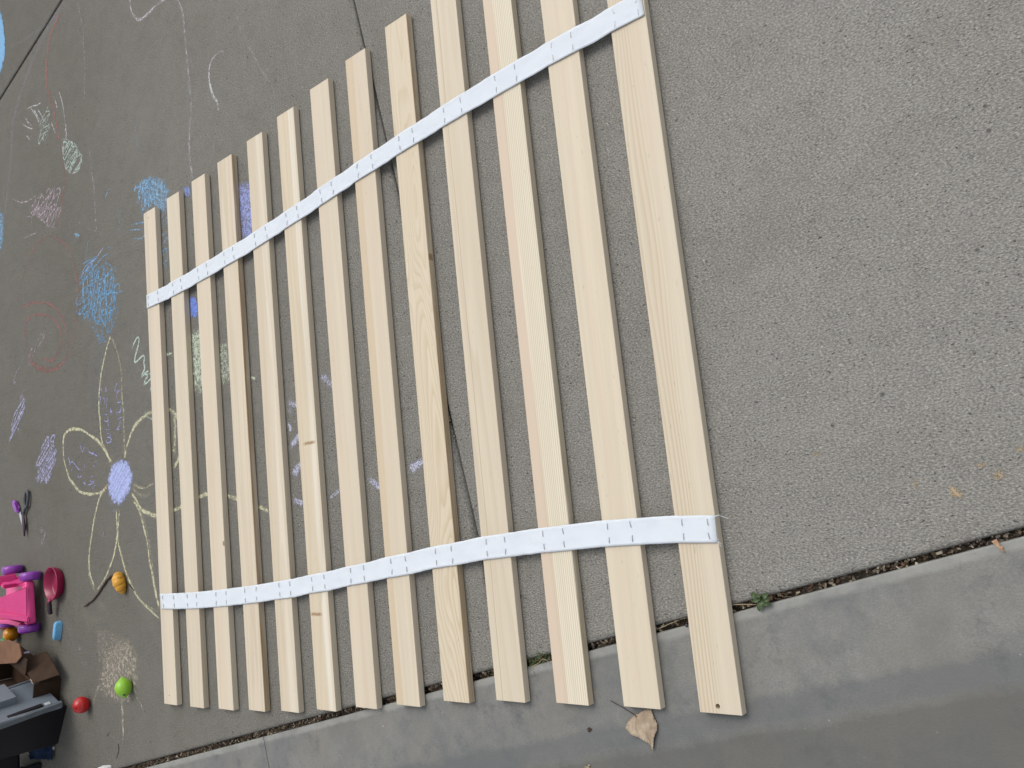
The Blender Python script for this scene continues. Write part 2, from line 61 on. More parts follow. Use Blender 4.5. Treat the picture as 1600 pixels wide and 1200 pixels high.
 ('chalk_scribble', 'pinkish white chalk scribble between the pear and the red arch', [((0.52, 0.42, 0.48), 0.007, 0.5, [(-1.0843, 1.7376), (-0.9972, 1.6932), (-0.9197, 1.6747), (-0.8438, 1.6722)]), ((0.52, 0.42, 0.48), 0.006, 0.4, [(-0.9691, 1.6263), (-0.8932, 1.5997), (-0.9102, 1.5671)]), ((0.52, 0.42, 0.48), 0.007, 0.5, [(-0.9814, 1.5406), (-0.9119, 1.5361), (-0.8447, 1.5257)]), ((0.52, 0.42, 0.48), 0.006, 0.4, [(-0.7155, 1.624), (-0.7199, 1.5524), (-0.6823, 1.4807)])], [((0.52, 0.42, 0.48), 0.007, 0.024, 1.0, 2, 0.5, [(-0.7601, 1.5955), (-0.6359, 1.5622), (-0.6519, 1.5254), (-0.7086, 1.5066), (-0.8054, 1.5665), (-0.8925, 1.6121), (-0.9065, 1.6355)]), ((0.52, 0.42, 0.48), 0.007, 0.024, 1.1, 2, 0.5, [(-0.8897, 1.6618), (-0.6451, 1.6312), (-0.676, 1.581), (-0.7338, 1.5567), (-0.8627, 1.6029), (-0.9065, 1.6355)])]),
 ('chalk_line', 'white chalk loop and long wavering line dropping to the leftmost slats', [((0.55, 0.55, 0.56), 0.014, 0.5, [(-0.0668, 2.1054), (-0.0661, 2.0601), (-0.0557, 2.0282), (-0.0204, 1.9867), (0.0293, 1.9759), (0.099, 1.9784), (0.1771, 1.9692)]), ((0.55, 0.55, 0.56), 0.013, 0.4, [(0.2031, 1.9603), (0.2395, 1.9048), (0.2518, 1.8374), (0.256, 1.7644), (0.2627, 1.6812), (0.2651, 1.6304), (0.2666, 1.5705), (0.2544, 1.5163), (0.2446, 1.4515), (0.2502, 1.397), (0.2598, 1.3493)])], []),
 ('chalk_line', 'white chalk hook right of the long wavering line', [((0.55, 0.55, 0.56), 0.012, 0.45, [(0.4592, 1.6566), (0.4346, 1.6734), (0.3941, 1.6685), (0.3718, 1.6475), (0.371, 1.6053), (0.384, 1.5653), (0.4042, 1.5341), (0.4073, 1.4988)]), ((0.55, 0.55, 0.56), 0.01, 0.2, [(0.407, 1.4952), (0.3897, 1.4548), (0.3706, 1.396), (0.3541, 1.3643)])], []),
 ('chalk_line', 'faint dotted white chalk line near the top of the slats', [((0.55, 0.55, 0.56), 0.012, 0.24, [(0.5237, 1.7551), (0.5361, 1.6926), (0.5566, 1.6514), (0.5844, 1.5964), (0.6271, 1.5234), (0.677, 1.4544)])], []),
 ('chalk_line', 'thin faint grey chalk line left of the white loop', [((0.55, 0.55, 0.56), 0.006, 0.4, [(-0.4492, 2.2694), (-0.428, 2.1976), (-0.4116, 2.1363), (-0.4104, 2.0803), (-0.4071, 1.9831), (-0.4202, 1.8701)])], []),
 ('chalk_line', 'broad faded grey chalk curve along the far left edge', [((0.48, 0.49, 0.62), 0.03, 0.22, [(-0.5876, 2.313), (-0.7959, 2.2441), (-0.8917, 2.1891), (-0.9915, 2.1164), (-1.0542, 2.0473), (-1.0802, 1.9226), (-1.1195, 1.8024), (-1.1577, 1.708), (-1.1962, 1.6129)]), ((0.48, 0.49, 0.62), 0.02, 0.16, [(-0.4956, 2.2925), (-0.7323, 2.3059), (-1.0787, 2.373)])], []),
 ('chalk_line', 'thin white chalk line with a small hook left of the light blue patch', [((0.55, 0.55, 0.56), 0.006, 0.4, [(-0.3857, 1.705), (-0.3901, 1.6434), (-0.3671, 1.5387), (-0.3661, 1.4708), (-0.3608, 1.3799)]), ((0.55, 0.55, 0.56), 0.005, 0.4, [(-0.4365, 1.4277), (-0.3955, 1.3997), (-0.3541, 1.3891)])], []),
 ('chalk_line', 'short paired thin chalk strokes above the light blue patch', [((0.25, 0.48, 0.72), 0.006, 0.4, [(-0.0768, 1.6815), (-0.0605, 1.6216), (-0.0639, 1.5431)]), ((0.55, 0.55, 0.56), 0.006, 0.35, [(-0.0888, 1.627), (-0.0958, 1.5813)]), ((0.25, 0.48, 0.72), 0.006, 0.45, [(-0.1884, 1.42), (-0.1952, 1.3631), (-0.2206, 1.3225)]), ((0.25, 0.48, 0.72), 0.008, 0.5, [(-0.2516, 1.5058), (-0.2819, 1.4882), (-0.2886, 1.4766)])], []),
 ('chalk_star', 'tiny light blue chalk star of crossed strokes', [((0.25, 0.48, 0.72), 0.007, 0.55, [(-0.5379, 1.4321), (-0.4819, 1.4071)]), ((0.25, 0.48, 0.72), 0.007, 0.55, [(-0.5084, 1.4292), (-0.5053, 1.3996)]), ((0.25, 0.48, 0.72), 0.006, 0.5, [(-0.5325, 1.4161), (-0.4874, 1.4184)]), ((0.25, 0.48, 0.72), 0.006, 0.4, [(-0.5783, 1.4557), (-0.5787, 1.4092)]), ((0.25, 0.48, 0.72), 0.006, 0.45, [(-0.4908, 1.4613), (-0.4793, 1.4435)]), ((0.25, 0.48, 0.72), 0.006, 0.3, [(-0.4206, 1.3919), (-0.4446, 1.3144)])], []),
 ('chalk_scribble', 'upright violet chalk scribble left of the flower', [], [((0.46, 0.46, 0.68), 0.01, 0.014, 1.45, 2, 0.5, [(-0.8173, 0.7586), (-0.7493, 0.7385), (-0.7383, 0.6976), (-0.7627, 0.6329), (-0.8057, 0.6035), (-0.8827, 0.6109), (-0.8859, 0.6804), (-0.8615, 0.7296)])]),
 ('chalk_scribble', 'slanting violet chalk scribble at the far left edge', [((0.46, 0.46, 0.68), 0.007, 0.5, [(-1.0732, 0.8283), (-1.0513, 0.7981)]), ((0.46, 0.46, 0.68), 0.006, 0.4, [(-0.958, 0.9711), (-1.0203, 0.9482), (-1.0291, 0.9283)])], [((0.46, 0.46, 0.68), 0.01, 0.02, 1.2, 2, 0.5, [(-1.0369, 0.9265), (-0.9764, 0.9109), (-1.0567, 0.8443), (-1.0973, 0.8194), (-1.1547, 0.7902), (-1.136, 0.8432), (-1.0701, 0.8889)]), ((0.46, 0.46, 0.68), 0.008, 0.02, 1.3, 1, 0.4, [(-1.0379, 1.0586), (-1.0228, 1.0496), (-1.0884, 0.9965), (-1.1202, 1.002)])]),
 ('chalk_patch', 'solid sky blue chalk shape cut off by the left edge', [], [((0.2, 0.42, 0.66), 0.02, 0.012, 1.5, 0, 1.0, [(-1.2574, 2.6583), (-1.1738, 2.5793), (-1.1357, 2.4838), (-1.1258, 2.3945), (-1.142, 2.3456), (-1.1855, 2.3168), (-1.2717, 2.317)])]),
 ('chalk_patch', 'pale blue chalk edge far left below the grey curve', [], [((0.25, 0.48, 0.72), 0.012, 0.02, 1.5, 0, 0.5, [(-1.2818, 1.7332), (-1.1785, 1.7011), (-1.1912, 1.5715), (-1.2886, 1.5721)])]),
 ('chalk_patch', 'sandy chalk starburst smudge under the green toy lime', [((0.52, 0.46, 0.36), 0.014, 0.5, [(-0.3016, -0.1046), (-0.2977, -0.1602), (-0.2995, -0.2344)]), ((0.52, 0.46, 0.36), 0.012, 0.35, [(-0.214, -0.086), (-0.1843, -0.1114), (-0.1556, -0.1418)]), ((0.52, 0.46, 0.36), 0.012, 0.35, [(-0.4466, -0.0713), (-0.4764, -0.1062), (-0.4977, -0.1468)]), ((0.52, 0.46, 0.36), 0.012, 0.3, [(-0.3933, -0.0722), (-0.4066, -0.1306)])], [((0.52, 0.46, 0.36), 0.04, 0.025, 1.3, 0, 0.46, [(-0.4084, 0.0199), (-0.2964, 0.0655), (-0.2065, 0.0528), (-0.1881, -0.0149), (-0.2107, -0.095), (-0.3366, -0.12), (-0.4476, -0.085)]), ((0.52, 0.46, 0.36), 0.04, 0.03, 1.3, 0, 0.32, [(-0.4618, 0.0914), (-0.35, 0.0932), (-0.2477, 0.0479), (-0.4245, -0.0157)])]),
 ('chalk_dots', 'scattered pale chalk crumbs between the flower stem and the lime', [((0.6, 0.58, 0.38), 0.02, 0.3, [(-0.4326, 0.1771), (-0.3885, 0.1651)]), ((0.6, 0.58, 0.38), 0.03, 0.16, [(-0.5746, 0.1653), (-0.5058, 0.1248), (-0.4135, 0.1296)]), ((0.48, 0.49, 0.62), 0.03, 0.14, [(-0.702, 0.1295), (-0.6547, 0.0778), (-0.6297, 0.0063)]), ((0.48, 0.49, 0.62), 0.02, 0.3, [(-0.5928, 0.0442), (-0.5749, 0.0224)]), ((0.48, 0.49, 0.62), 0.02, 0.2, [(-0.5384, -0.0005), (-0.546, -0.0409)])], [((0.48, 0.49, 0.62), 0.02, 0.03, 1.4, 1, 0.3, [(-0.8865, 0.4232), (-0.8375, 0.4205), (-0.8192, 0.3806), (-0.8613, 0.3714)]), ((0.48, 0.49, 0.62), 0.02, 0.03, 1.0, 1, 0.25, [(-0.4048, 0.3962), (-0.3764, 0.3971), (-0.3832, 0.3824), (-0.4058, 0.3836)])]),
 ('rust_stain', 'faint orange rust spots on the concrete near the right edge', [], [((0.42, 0.31, 0.18), 0.005, 0.007, 0.5, 0, 0.55, [(2.0716, 0.3158), (2.0768, 0.3195), (2.0859, 0.3096), (2.0831, 0.3015), (2.0713, 0.3042)]), ((0.42, 0.31, 0.18), 0.005, 0.008, 0.5, 0, 0.5, [(2.1211, 0.3252), (2.1309, 0.3323), (2.1396, 0.333), (2.1367, 0.3236), (2.129, 0.3203)]), ((0.42, 0.31, 0.18), 0.005, 0.008, 1.5, 0, 0.45, [(2.0289, 0.33), (2.0363, 0.331), (2.0342, 0.3175), (2.0294, 0.3179)]), ((0.42, 0.31, 0.18), 0.005, 0.008, 0.5, 0, 0.5, [(2.1078, 0.343), (2.1168, 0.3436), (2.117, 0.3362), (2.1099, 0.3378)]), ((0.42, 0.31, 0.18), 0.005, 0.008, 0.5, 0, 0.5, [(2.153, 0.3582), (2.1612, 0.3612), (2.1613, 0.3532), (2.1529, 0.3533)]), ((0.42, 0.31, 0.18), 0.005, 0.009, 0.5, 0, 0.35, [(1.9002, 0.3832), (1.9115, 0.3838), (1.9121, 0.3754), (1.9009, 0.3757)])]),
]
LEAF_PTS = [(1.5412, -0.01), (1.5502, -0.0078), (1.5636, -0.0002), (1.5747, 0.0011), (1.5788, -0.0116), (1.583, -0.0222), (1.5819, -0.0313), (1.5756, -0.0418), (1.5727, -0.0521), (1.5692, -0.0653), (1.5656, -0.0567), (1.5445, -0.0467), (1.5274, -0.0402), (1.5205, -0.0337), (1.5282, -0.0217)]
LEAFSTEM_PTS = [(1.4983, 0.0096), (1.52, 0.0002), (1.5424, -0.0099)]
WEED_PTS = [(1.7924, 0.1751)]
WEEDLEAF_PTS = [(1.7768, 0.1811), (1.8043, 0.1791), (1.779, 0.1575), (1.8001, 0.1674), (1.7786, 0.1758)]
STRAW_PTS = [(1.7311, 0.1652), (1.7577, 0.1664), (1.7777, 0.1663)]
LEAF2_PTS = [(2.1093, 0.2446), (2.1152, 0.2473), (2.1175, 0.2427), (2.1158, 0.2403), (2.1207, 0.2376), (2.1203, 0.2326), (2.123, 0.2295), (2.1185, 0.2322), (2.1136, 0.2379)]
GRASS_PTS = [(1.3228, 0.054), (1.3478, 0.065), (1.358, 0.0717), (1.3709, 0.0784), (1.374, 0.0876)]
TWIG_PTS = [(-0.5312, 0.1673), (-0.4782, 0.1833), (-0.4305, 0.205), (-0.3924, 0.2304), (-0.3507, 0.2533), (-0.3151, 0.2623), (-0.2725, 0.2593), (-0.2523, 0.2473)]
TWIG2_PTS = [(-0.2364, 0.2374), (-0.2087, 0.2236), (-0.1933, 0.212)]
STEM1_PTS = [(-0.3313, -0.2412), (-0.3307, -0.2597), (-0.3404, -0.2755), (-0.3496, -0.2858)]
STEM2_PTS = [(-0.4051, -0.2257), (-0.3957, -0.2173)]
CROISSANT_PTS = [(-0.3074, 0.2504), (-0.2829, 0.2344), (-0.2715, 0.2188), (-0.2706, 0.2034)]
LIME_PTS = [(-0.2739, -0.0711)]
APPLE_PTS = [(-0.5626, -0.1415)]
CHALKSTICK_PTS = [(-0.7394, 0.1122), (-0.7534, 0.0568)]
VIOLETCHALK_PTS = [(-1.029, -0.0101)]
WHITECHALK_PTS = [(-0.4477, -0.323), (-0.3816, -0.3135)]
SEED_PTS = [(1.4429, -0.0446)]
SEED2_PTS = [(1.4315, -0.1059)]
SPOT_PTS = [(1.6464, 1.0964)]
PEBBLE_PTS = [(1.6579, 0.1347)]
ORANGE_PTS = [(-1.1333, 0.0664)]
PAN_PTS = [(-0.7522, 0.2428)]
SCIS_PTS = [(-1.0267, 0.4789)]
HOLE_PTS = [(1.699, 0.024)]
# ------------------------------------------------------------------ helpers
def link(o, parent=None):
    SC.collection.objects.link(o)
    if parent is not None: o.parent = parent
    return o
def mesh_obj(name, bm, mats, parent=None, smooth=False, recalc=True):
    if recalc: bmesh.ops.recalc_face_normals(bm, faces=bm.faces[:])
    me = bpy.data.meshes.new(name); bm.to_mesh(me); bm.free()
    if not isinstance(mats, (list, tuple)): mats = [mats]
    for mt in mats: me.materials.append(mt)
    if smooth: me.shade_smooth()
    return link(bpy.data.objects.new(name, me), parent)
def auto_smooth(o, ang=40):
    me = o.data; me.shade_smooth()
    try: me.set_sharp_from_angle(angle=math.radians(ang))
    except Exception: pass
def tag(o, label=None, cat=None, group=None, kind=None):
    if label: o['label'] = label
    if cat: o['category'] = cat
    if group: o['group'] = group
    if kind: o['kind'] = kind
    return o
def thing(name, loc, label, cat, rotz=0, group=None):
    o = bpy.data.objects.new(name, None); SC.collection.objects.link(o)
    o.empty_display_size = .02; o.location = loc; o.rotation_euler = (0, 0, rotz)
    return tag(o, label, cat, group)
def prism(bm, poly, z0, z1, bevel=0, seg=2, mat=0):
    lo = [bm.verts.new((x, y, z0)) for x, y in poly]; hi = [bm.verts.new((x, y, z1)) for x, y in poly]
    n = len(poly); fs = [bm.faces.new(lo[::-1]), bm.faces.new(hi)]
    for i in range(n): fs.append(bm.faces.new((lo[i], lo[(i+1) % n], hi[(i+1) % n], hi[i])))
    for f in fs: f.material_index = mat
    if bevel:
        es = list({e for f in fs for e in f.edges})
        bmesh.ops.bevel(bm, geom=es, offset=bevel, segments=seg, affect='EDGES', profile=.5)
    return fs
def box(bm, cx, cy, cz, sx, sy, sz, rot=0, bevel=0, seg=2, mat=0):
    c, s = math.cos(rot), math.sin(rot)
    poly = [(cx + c*a*sx/2 - s*b*sy/2, cy + s*a*sx/2 + c*b*sy/2) for a, b in ((-1, -1), (1, -1), (1, 1), (-1, 1))]
    return prism(bm, poly, cz - sz/2, cz + sz/2, bevel, seg, mat)
def tube(bm, pts, rad, seg=8, caps=True):
    pts = [Vector(p) for p in pts]; rings = []
    n = len(pts)
    for i, p in enumerate(pts):
        d = (pts[min(i+1, n-1)] - pts[max(i-1, 0)]).normalized()
        a = d.cross(Vector((0, 0, 1)));
        if a.length < 1e-4: a = d.cross(Vector((1, 0, 0)))
        a.normalize(); b = d.cross(a)
        r = rad[i] if isinstance(rad, (list, tuple)) else rad
        rings.append([bm.verts.new(p + a*r*math.cos(2*math.pi*k/seg) + b*r*math.sin(2*math.pi*k/seg)) for k in range(seg)])
    for i in range(n-1):
        for k in range(seg):
            bm.faces.new((rings[i][k], rings[i][(k+1) % seg], rings[i+1][(k+1) % seg], rings[i+1][k]))
    if caps: bm.faces.new(rings[0][::-1]); bm.faces.new(rings[-1])
def lathe(bm, prof, seg=32, mtx=None):
    """prof: (radius, height) along +Z, closed at the axis where the radius is 0"""
    rings = []
    for r, z in prof:
        if r < 1e-6: rings.append([bm.verts.new((0, 0, z))])
        else: rings.append([bm.verts.new((r*math.cos(2*math.pi*k/seg), r*math.sin(2*math.pi*k/seg), z)) for k in range(seg)])
    for a, b in zip(rings, rings[1:]):
        for k in range(seg):
            q = [a[k % len(a)], a[(k+1) % len(a)], b[(k+1) % len(b)], b[k % len(b)]]
            u = []
            for v in q:
                if v not in u: u.append(v)
            if len(u) > 2:
                try: bm.faces.new(u)
                except ValueError: pass
    if mtx is not None: bmesh.ops.transform(bm, matrix=mtx, verts=[v for r in rings for v in r])
    return rings
def catmull(pts, step):
    out = []; P = [Vector(p) for p in pts]
    if len(P) == 2: P = [P[0], (P[0]+P[1])/2, P[1]]
    for i in range(len(P)-1):
        p0, p1, p2, p3 = P[max(i-1, 0)], P[i], P[i+1], P[min(i+2, len(P)-1)]
        n = max(2, int((p2-p1).length/step))
        for k in range(n):
            t = k/n
            out.append(.5*((2*p1) + (p2-p0)*t + (2*p0-5*p1+4*p2-p3)*t*t + (3*p1-p0-3*p2+p3)*t*t*t))
    out.append(P[-1]); return out
# ------------------------------------------------------------------ materials
class G:
    def __init__(s, name):
        s.m = bpy.data.materials.new(name); s.m.use_nodes = True; s.t = s.m.node_tree
        s.b = s.t.nodes['Principled BSDF']
    def n(s, typ, op=None, **kw):
        nd = s.t.nodes.new('ShaderNode' + typ)
        if op: nd.operation = op
        for k, v in kw.items():
            key = int(k[1:]) if k[0] == 'i' and k[1:].isdigit() else k.replace('_', ' ')
            if isinstance(v, bpy.types.NodeSocket): s.t.links.new(v, nd.inputs[key])
            else: nd.inputs[key].default_value = v
        return nd
    def math(s, op, a, b=0.0, c=0.0, clamp=False):
        nd = s.n('Math', op, i0=a, i1=b, i2=c); nd.use_clamp = clamp; return nd.outputs[0]
    def noise(s, vec, scale, detail=2, rough=.5, dist=0.0):
        return s.n('TexNoise', Vector=vec, Scale=scale, Detail=detail, Roughness=rough, Distortion=dist).outputs[0]
    def ramp(s, fac, lo, hi, a=0.0, b=1.0):
        nd = s.n('MapRange', Value=fac, From_Min=lo, From_Max=hi, To_Min=a, To_Max=b); nd.clamp = True; return nd.outputs[0]
    def mix(s, fac, a, b, mode='MIX'):
        nd = s.t.nodes.new('ShaderNodeMix'); nd.data_type = 'RGBA'; nd.blend_type = mode
        for i, v in ((0, fac), (6, a), (7, b)):
            if isinstance(v, bpy.types.NodeSocket): s.t.links.new(v, nd.inputs[i])
            else: nd.inputs[i].default_value = v if i == 0 else (tuple(v) + (1,))[:4]
        return nd.outputs[2]
    def scale(s, vec, sx, sy, sz):
        nd = s.n('Mapping', Vector=vec); nd.inputs['Scale'].default_value = (sx, sy, sz); return nd.outputs[0]
    def obj(s): return s.t.nodes.new('ShaderNodeTexCoord').outputs['Object']
    def col(s, v): s.link(v, 'Base Color')
    def link(s, v, name):
        if isinstance(v, bpy.types.NodeSocket): s.t.links.new(v, s.b.inputs[name])
        else: s.b.inputs[name].default_value = v if not isinstance(v, tuple) else v + (1,)
    def bump(s, h, dist, strength=1.0, prev=None):
        nd = s.n('Bump', Height=h, Strength=strength, Distance=dist)
        if prev is not None: s.t.links.new(prev, nd.inputs['Normal'])
        s.t.links.new(nd.outputs[0], s.b.inputs['Normal']); return nd.outputs[0]

def concrete(name, base, warm, rough_amt=1.0, smooth=False):
    g = G(name); P = g.obj()
    big = g.noise(P, 1.3, 4, .6); mid = g.noise(P, 9, 5, .65); pat = g.noise(P, 45, 3, .6)
    mp = g.n('Mapping', Vector=P); mp.inputs['Rotation'].default_value = (0, 0, math.radians(-13)); mp.inputs['Scale'].default_value = (.62, 1.15, 1); Q = mp.outputs[0]
    fine = g.noise(Q, 400, 3, .75); grit = g.math('ADD', g.noise(Q, 225, 2, .6), g.math('MULTIPLY', g.math('SUBTRACT', g.noise(P, 11, 4, .7), .5), .16))
    c = g.mix(g.ramp(big, .3, .7), base, warm)
    c = g.mix(g.ramp(mid, .35, .7, 0, .5), c, tuple(x*.78 for x in base))
    c = g.mix(g.ramp(pat, .35, .68, 0, .22), c, tuple(min(1, x*1.35) for x in base))
    k = .78 if not smooth else .26
    c = g.mix(g.ramp(g.noise(P, 22, 4, .7), .48, .70, 0, .32), c, tuple(x*.66 for x in base))
    c = g.mix(g.ramp(g.noise(P, 5, 6, .75), .45, .7, 0, .30), c, tuple(x*.72 for x in base))
    c = g.mix(g.ramp(fine, .36, .5, k, 0), c, tuple(x*.42 for x in base))
    c = g.mix(g.ramp(fine, .51, .68, 0, k), c, tuple(min(1, x*1.75) for x in base))
    # dark pits and pale sand grains
    pit = g.ramp(grit, .645 if not smooth else .735, .70 if not smooth else .77)
    c = g.mix(g.math('MULTIPLY', pit, .75), c, (.035, .033, .03))
    vo = g.t.nodes.new('ShaderNodeTexVoronoi'); g.t.links.new(P, vo.inputs['Vector']); vo.inputs['Scale'].default_value = 170
    sep = g.n('SeparateColor', Color=vo.outputs['Color'])
    wg = g.ramp(g.noise(Q, 210, 2, .5), .68 if not smooth else .78, .73 if not smooth else .81)
    c = g.mix(g.math('MULTIPLY', wg, .7), c, (.50, .48, .42))
    grain = g.math('MULTIPLY', g.ramp(sep.outputs[0], .975, 1.03) if not smooth else g.ramp(sep.outputs[0], .9975, .998), g.ramp(vo.outputs['Distance'], .15, .32, 1, 0))
    c = g.mix(g.math('MULTIPLY', grain, .8), c, (.55, .52, .46))
    vo2 = g.t.nodes.new('ShaderNodeTexVoronoi'); g.t.links.new(P, vo2.inputs['Vector']); vo2.inputs['Scale'].default_value = 60
    sp2 = g.n('SeparateColor', Color=vo2.outputs['Color'])
    blot = g.math('MULTIPLY', g.ramp(sp2.outputs[1], .985, .986), g.ramp(vo2.outputs['Distance'], .12, .25, 1, 0))
    c = g.mix(g.math('MULTIPLY', blot, .7 if not smooth else .3), c, (.05, .047, .045))
    return g, P, c, fine, grit, pit, big, mid
def driveway_mat():
    g, P, c, fine, grit, pit, big, mid = concrete('broomed_concrete', (.250, .243, .220), (.222, .212, .188))
    # faint brown weathering
    st = g.noise(g.scale(P, 1, 1, 1), 3.1, 6, .7)
    c = g.mix(g.ramp(st, .55, .75, 0, .35), c, (.17, .145, .115))
    # darker towards -X: light falloff painted into the colour, along with dirtier concrete
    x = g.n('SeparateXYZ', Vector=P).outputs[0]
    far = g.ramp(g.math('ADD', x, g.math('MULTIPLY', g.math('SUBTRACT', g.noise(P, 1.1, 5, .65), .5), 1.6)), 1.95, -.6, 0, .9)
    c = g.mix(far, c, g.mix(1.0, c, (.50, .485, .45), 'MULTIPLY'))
    c = g.mix(g.math('MULTIPLY', g.ramp(g.noise(P, 2.2, 6, .75), .5, .7), .25), c, g.mix(1.0, c, (.7, .66, .6), 'MULTIPLY'))
    g.col(c); g.link(g.ramp(fine, .3, .7, .95, .8), 'Roughness'); g.link(.25, 'Specular IOR Level')
    h = g.math('SUBTRACT', fine, g.math('MULTIPLY', pit, .8))
    h = g.math('ADD', h, g.math('MULTIPLY', g.noise(P, 120, 2, .6), .6))
    n = g.bump(h, .0016, .8)
    mp = g.n('Mapping', Vector=P); mp.inputs['Rotation'].default_value = (0, 0, math.radians(-13)); mp.inputs['Scale'].default_value = (9, 150, 1)
    n = g.bump(g.noise(mp.outputs[0], 1, 3, .65), .0014, .55, n)      # broom strokes
    g.bump(g.noise(P, 6, 2), .006, .3, n)
    return g.m
def slab_mat():
    g, P, c, fine, grit, pit, big, mid = concrete('trowelled_concrete', (.196, .194, .180), (.176, .172, .156), smooth=True)
    (mx, my), (dx, dy) = SLAB_EDGE
    nv = g.n('VectorMath', 'DOT_PRODUCT', i0=P, i1=(dy, -dx, 0)).outputs['Value']
    d = g.math('SUBTRACT', nv, mx*dy - my*dx)                   # metres in from the edge of the slab
    wob = g.math('ADD', d, g.math('MULTIPLY', g.math('SUBTRACT', g.noise(P, 30, 4, .7), .5), .012))
    wob2 = g.math('ADD', d, g.math('MULTIPLY', g.math('SUBTRACT', g.noise(P, 9, 5, .75), .5), .045))
    bl = g.noise(P, 5.5, 6, .72)
    c = g.mix(g.ramp(bl, .43, .62, 0, .7), c, (.114, .122, .122))     # bluish trowel burn
    c = g.mix(g.ramp(g.noise(P, 4.1, 4, .6), .5, .68, 0, .5), c, (.175, .162, .14))
    c = g.mix(g.ramp(g.noise(P, 17, 6, .75), .55, .68, 0, .5), c, (.074, .080, .086))
    c = g.mix(g.math('MULTIPLY', g.ramp(wob, .010, .0165, .8, 0), g.ramp(g.noise(P, 14, 5, .7), .3, .55, .25, 1)), c, (.27, .27, .25))     # worn pale lip
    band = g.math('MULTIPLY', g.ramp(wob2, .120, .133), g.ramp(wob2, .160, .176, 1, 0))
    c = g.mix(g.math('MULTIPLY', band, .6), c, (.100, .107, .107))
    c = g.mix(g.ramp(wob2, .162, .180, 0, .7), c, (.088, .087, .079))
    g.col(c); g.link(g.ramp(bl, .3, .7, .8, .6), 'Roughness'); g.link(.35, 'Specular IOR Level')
    n = g.bump(g.noise(P, 220, 4, .7), .0008, .6); g.bump(g.noise(P, 12, 2), .003, .25, n)
    return g.m
def soil_mat():
    g = G('joint_soil'); P = g.obj()
    c = g.mix(g.ramp(g.noise(P, 60, 5, .7), .3, .7), (.035, .028, .02), (.10, .08, .055))
    g.col(c); g.link(1.0, 'Roughness'); g.bump(g.noise(P, 150, 4, .7), .008, 1.0); return g.m
def attr_mat(name, rough=.8, spec=.3, noise_scale=0):
    g = G(name); a = g.t.nodes.new('ShaderNodeAttribute'); a.attribute_name = 'tint'
    c = a.outputs['Color']
    if noise_scale: c = g.mix(g.ramp(g.noise(g.obj(), noise_scale, 3, .7), .35, .7, 0, .5), c, (.04, .03, .02))
    g.col(c); g.link(rough, 'Roughness'); g.link(spec, 'Specular IOR Level'); return g.m
def chalk_mat():
    g = G('chalk_dust'); P = g.obj()
    a = g.t.nodes.new('ShaderNodeAttribute'); a.attribute_name = 'tint'
    nz = g.math('ADD', g.math('MULTIPLY', g.noise(P, 330, 3, .7), .55), g.math('MULTIPLY', g.noise(P, 75, 3, .7), .45))
    nz = g.ramp(nz, .36, .62)                                    # about uniform 0..1
    m = g.math('SUBTRACT', a.outputs['Alpha'], g.math('SUBTRACT', 1.0, nz))
    m = g.ramp(m, -.10, .22)
    m = g.math('MULTIPLY', m, g.ramp(a.outputs['Alpha'], 0.02, .55, 0, .95))
    haze = g.math('MULTIPLY', g.ramp(a.outputs['Alpha'], .0, .9, 0, .17), g.ramp(g.noise(P, 40, 4, .7), .3, .65, .4, 1))   # rubbed-in dust between the grains
    m = g.math('MAXIMUM', m, haze)
    c = g.mix(g.ramp(g.noise(P, 200, 2, .6), .3, .7, 0, .35), a.outputs['Color'], (.22, .21, .2), 'MIX')
    g.col(c); g.link(1.0, 'Roughness'); g.link(.05, 'Specular IOR Level')
    g.link(m, 'Alpha'); return g.m
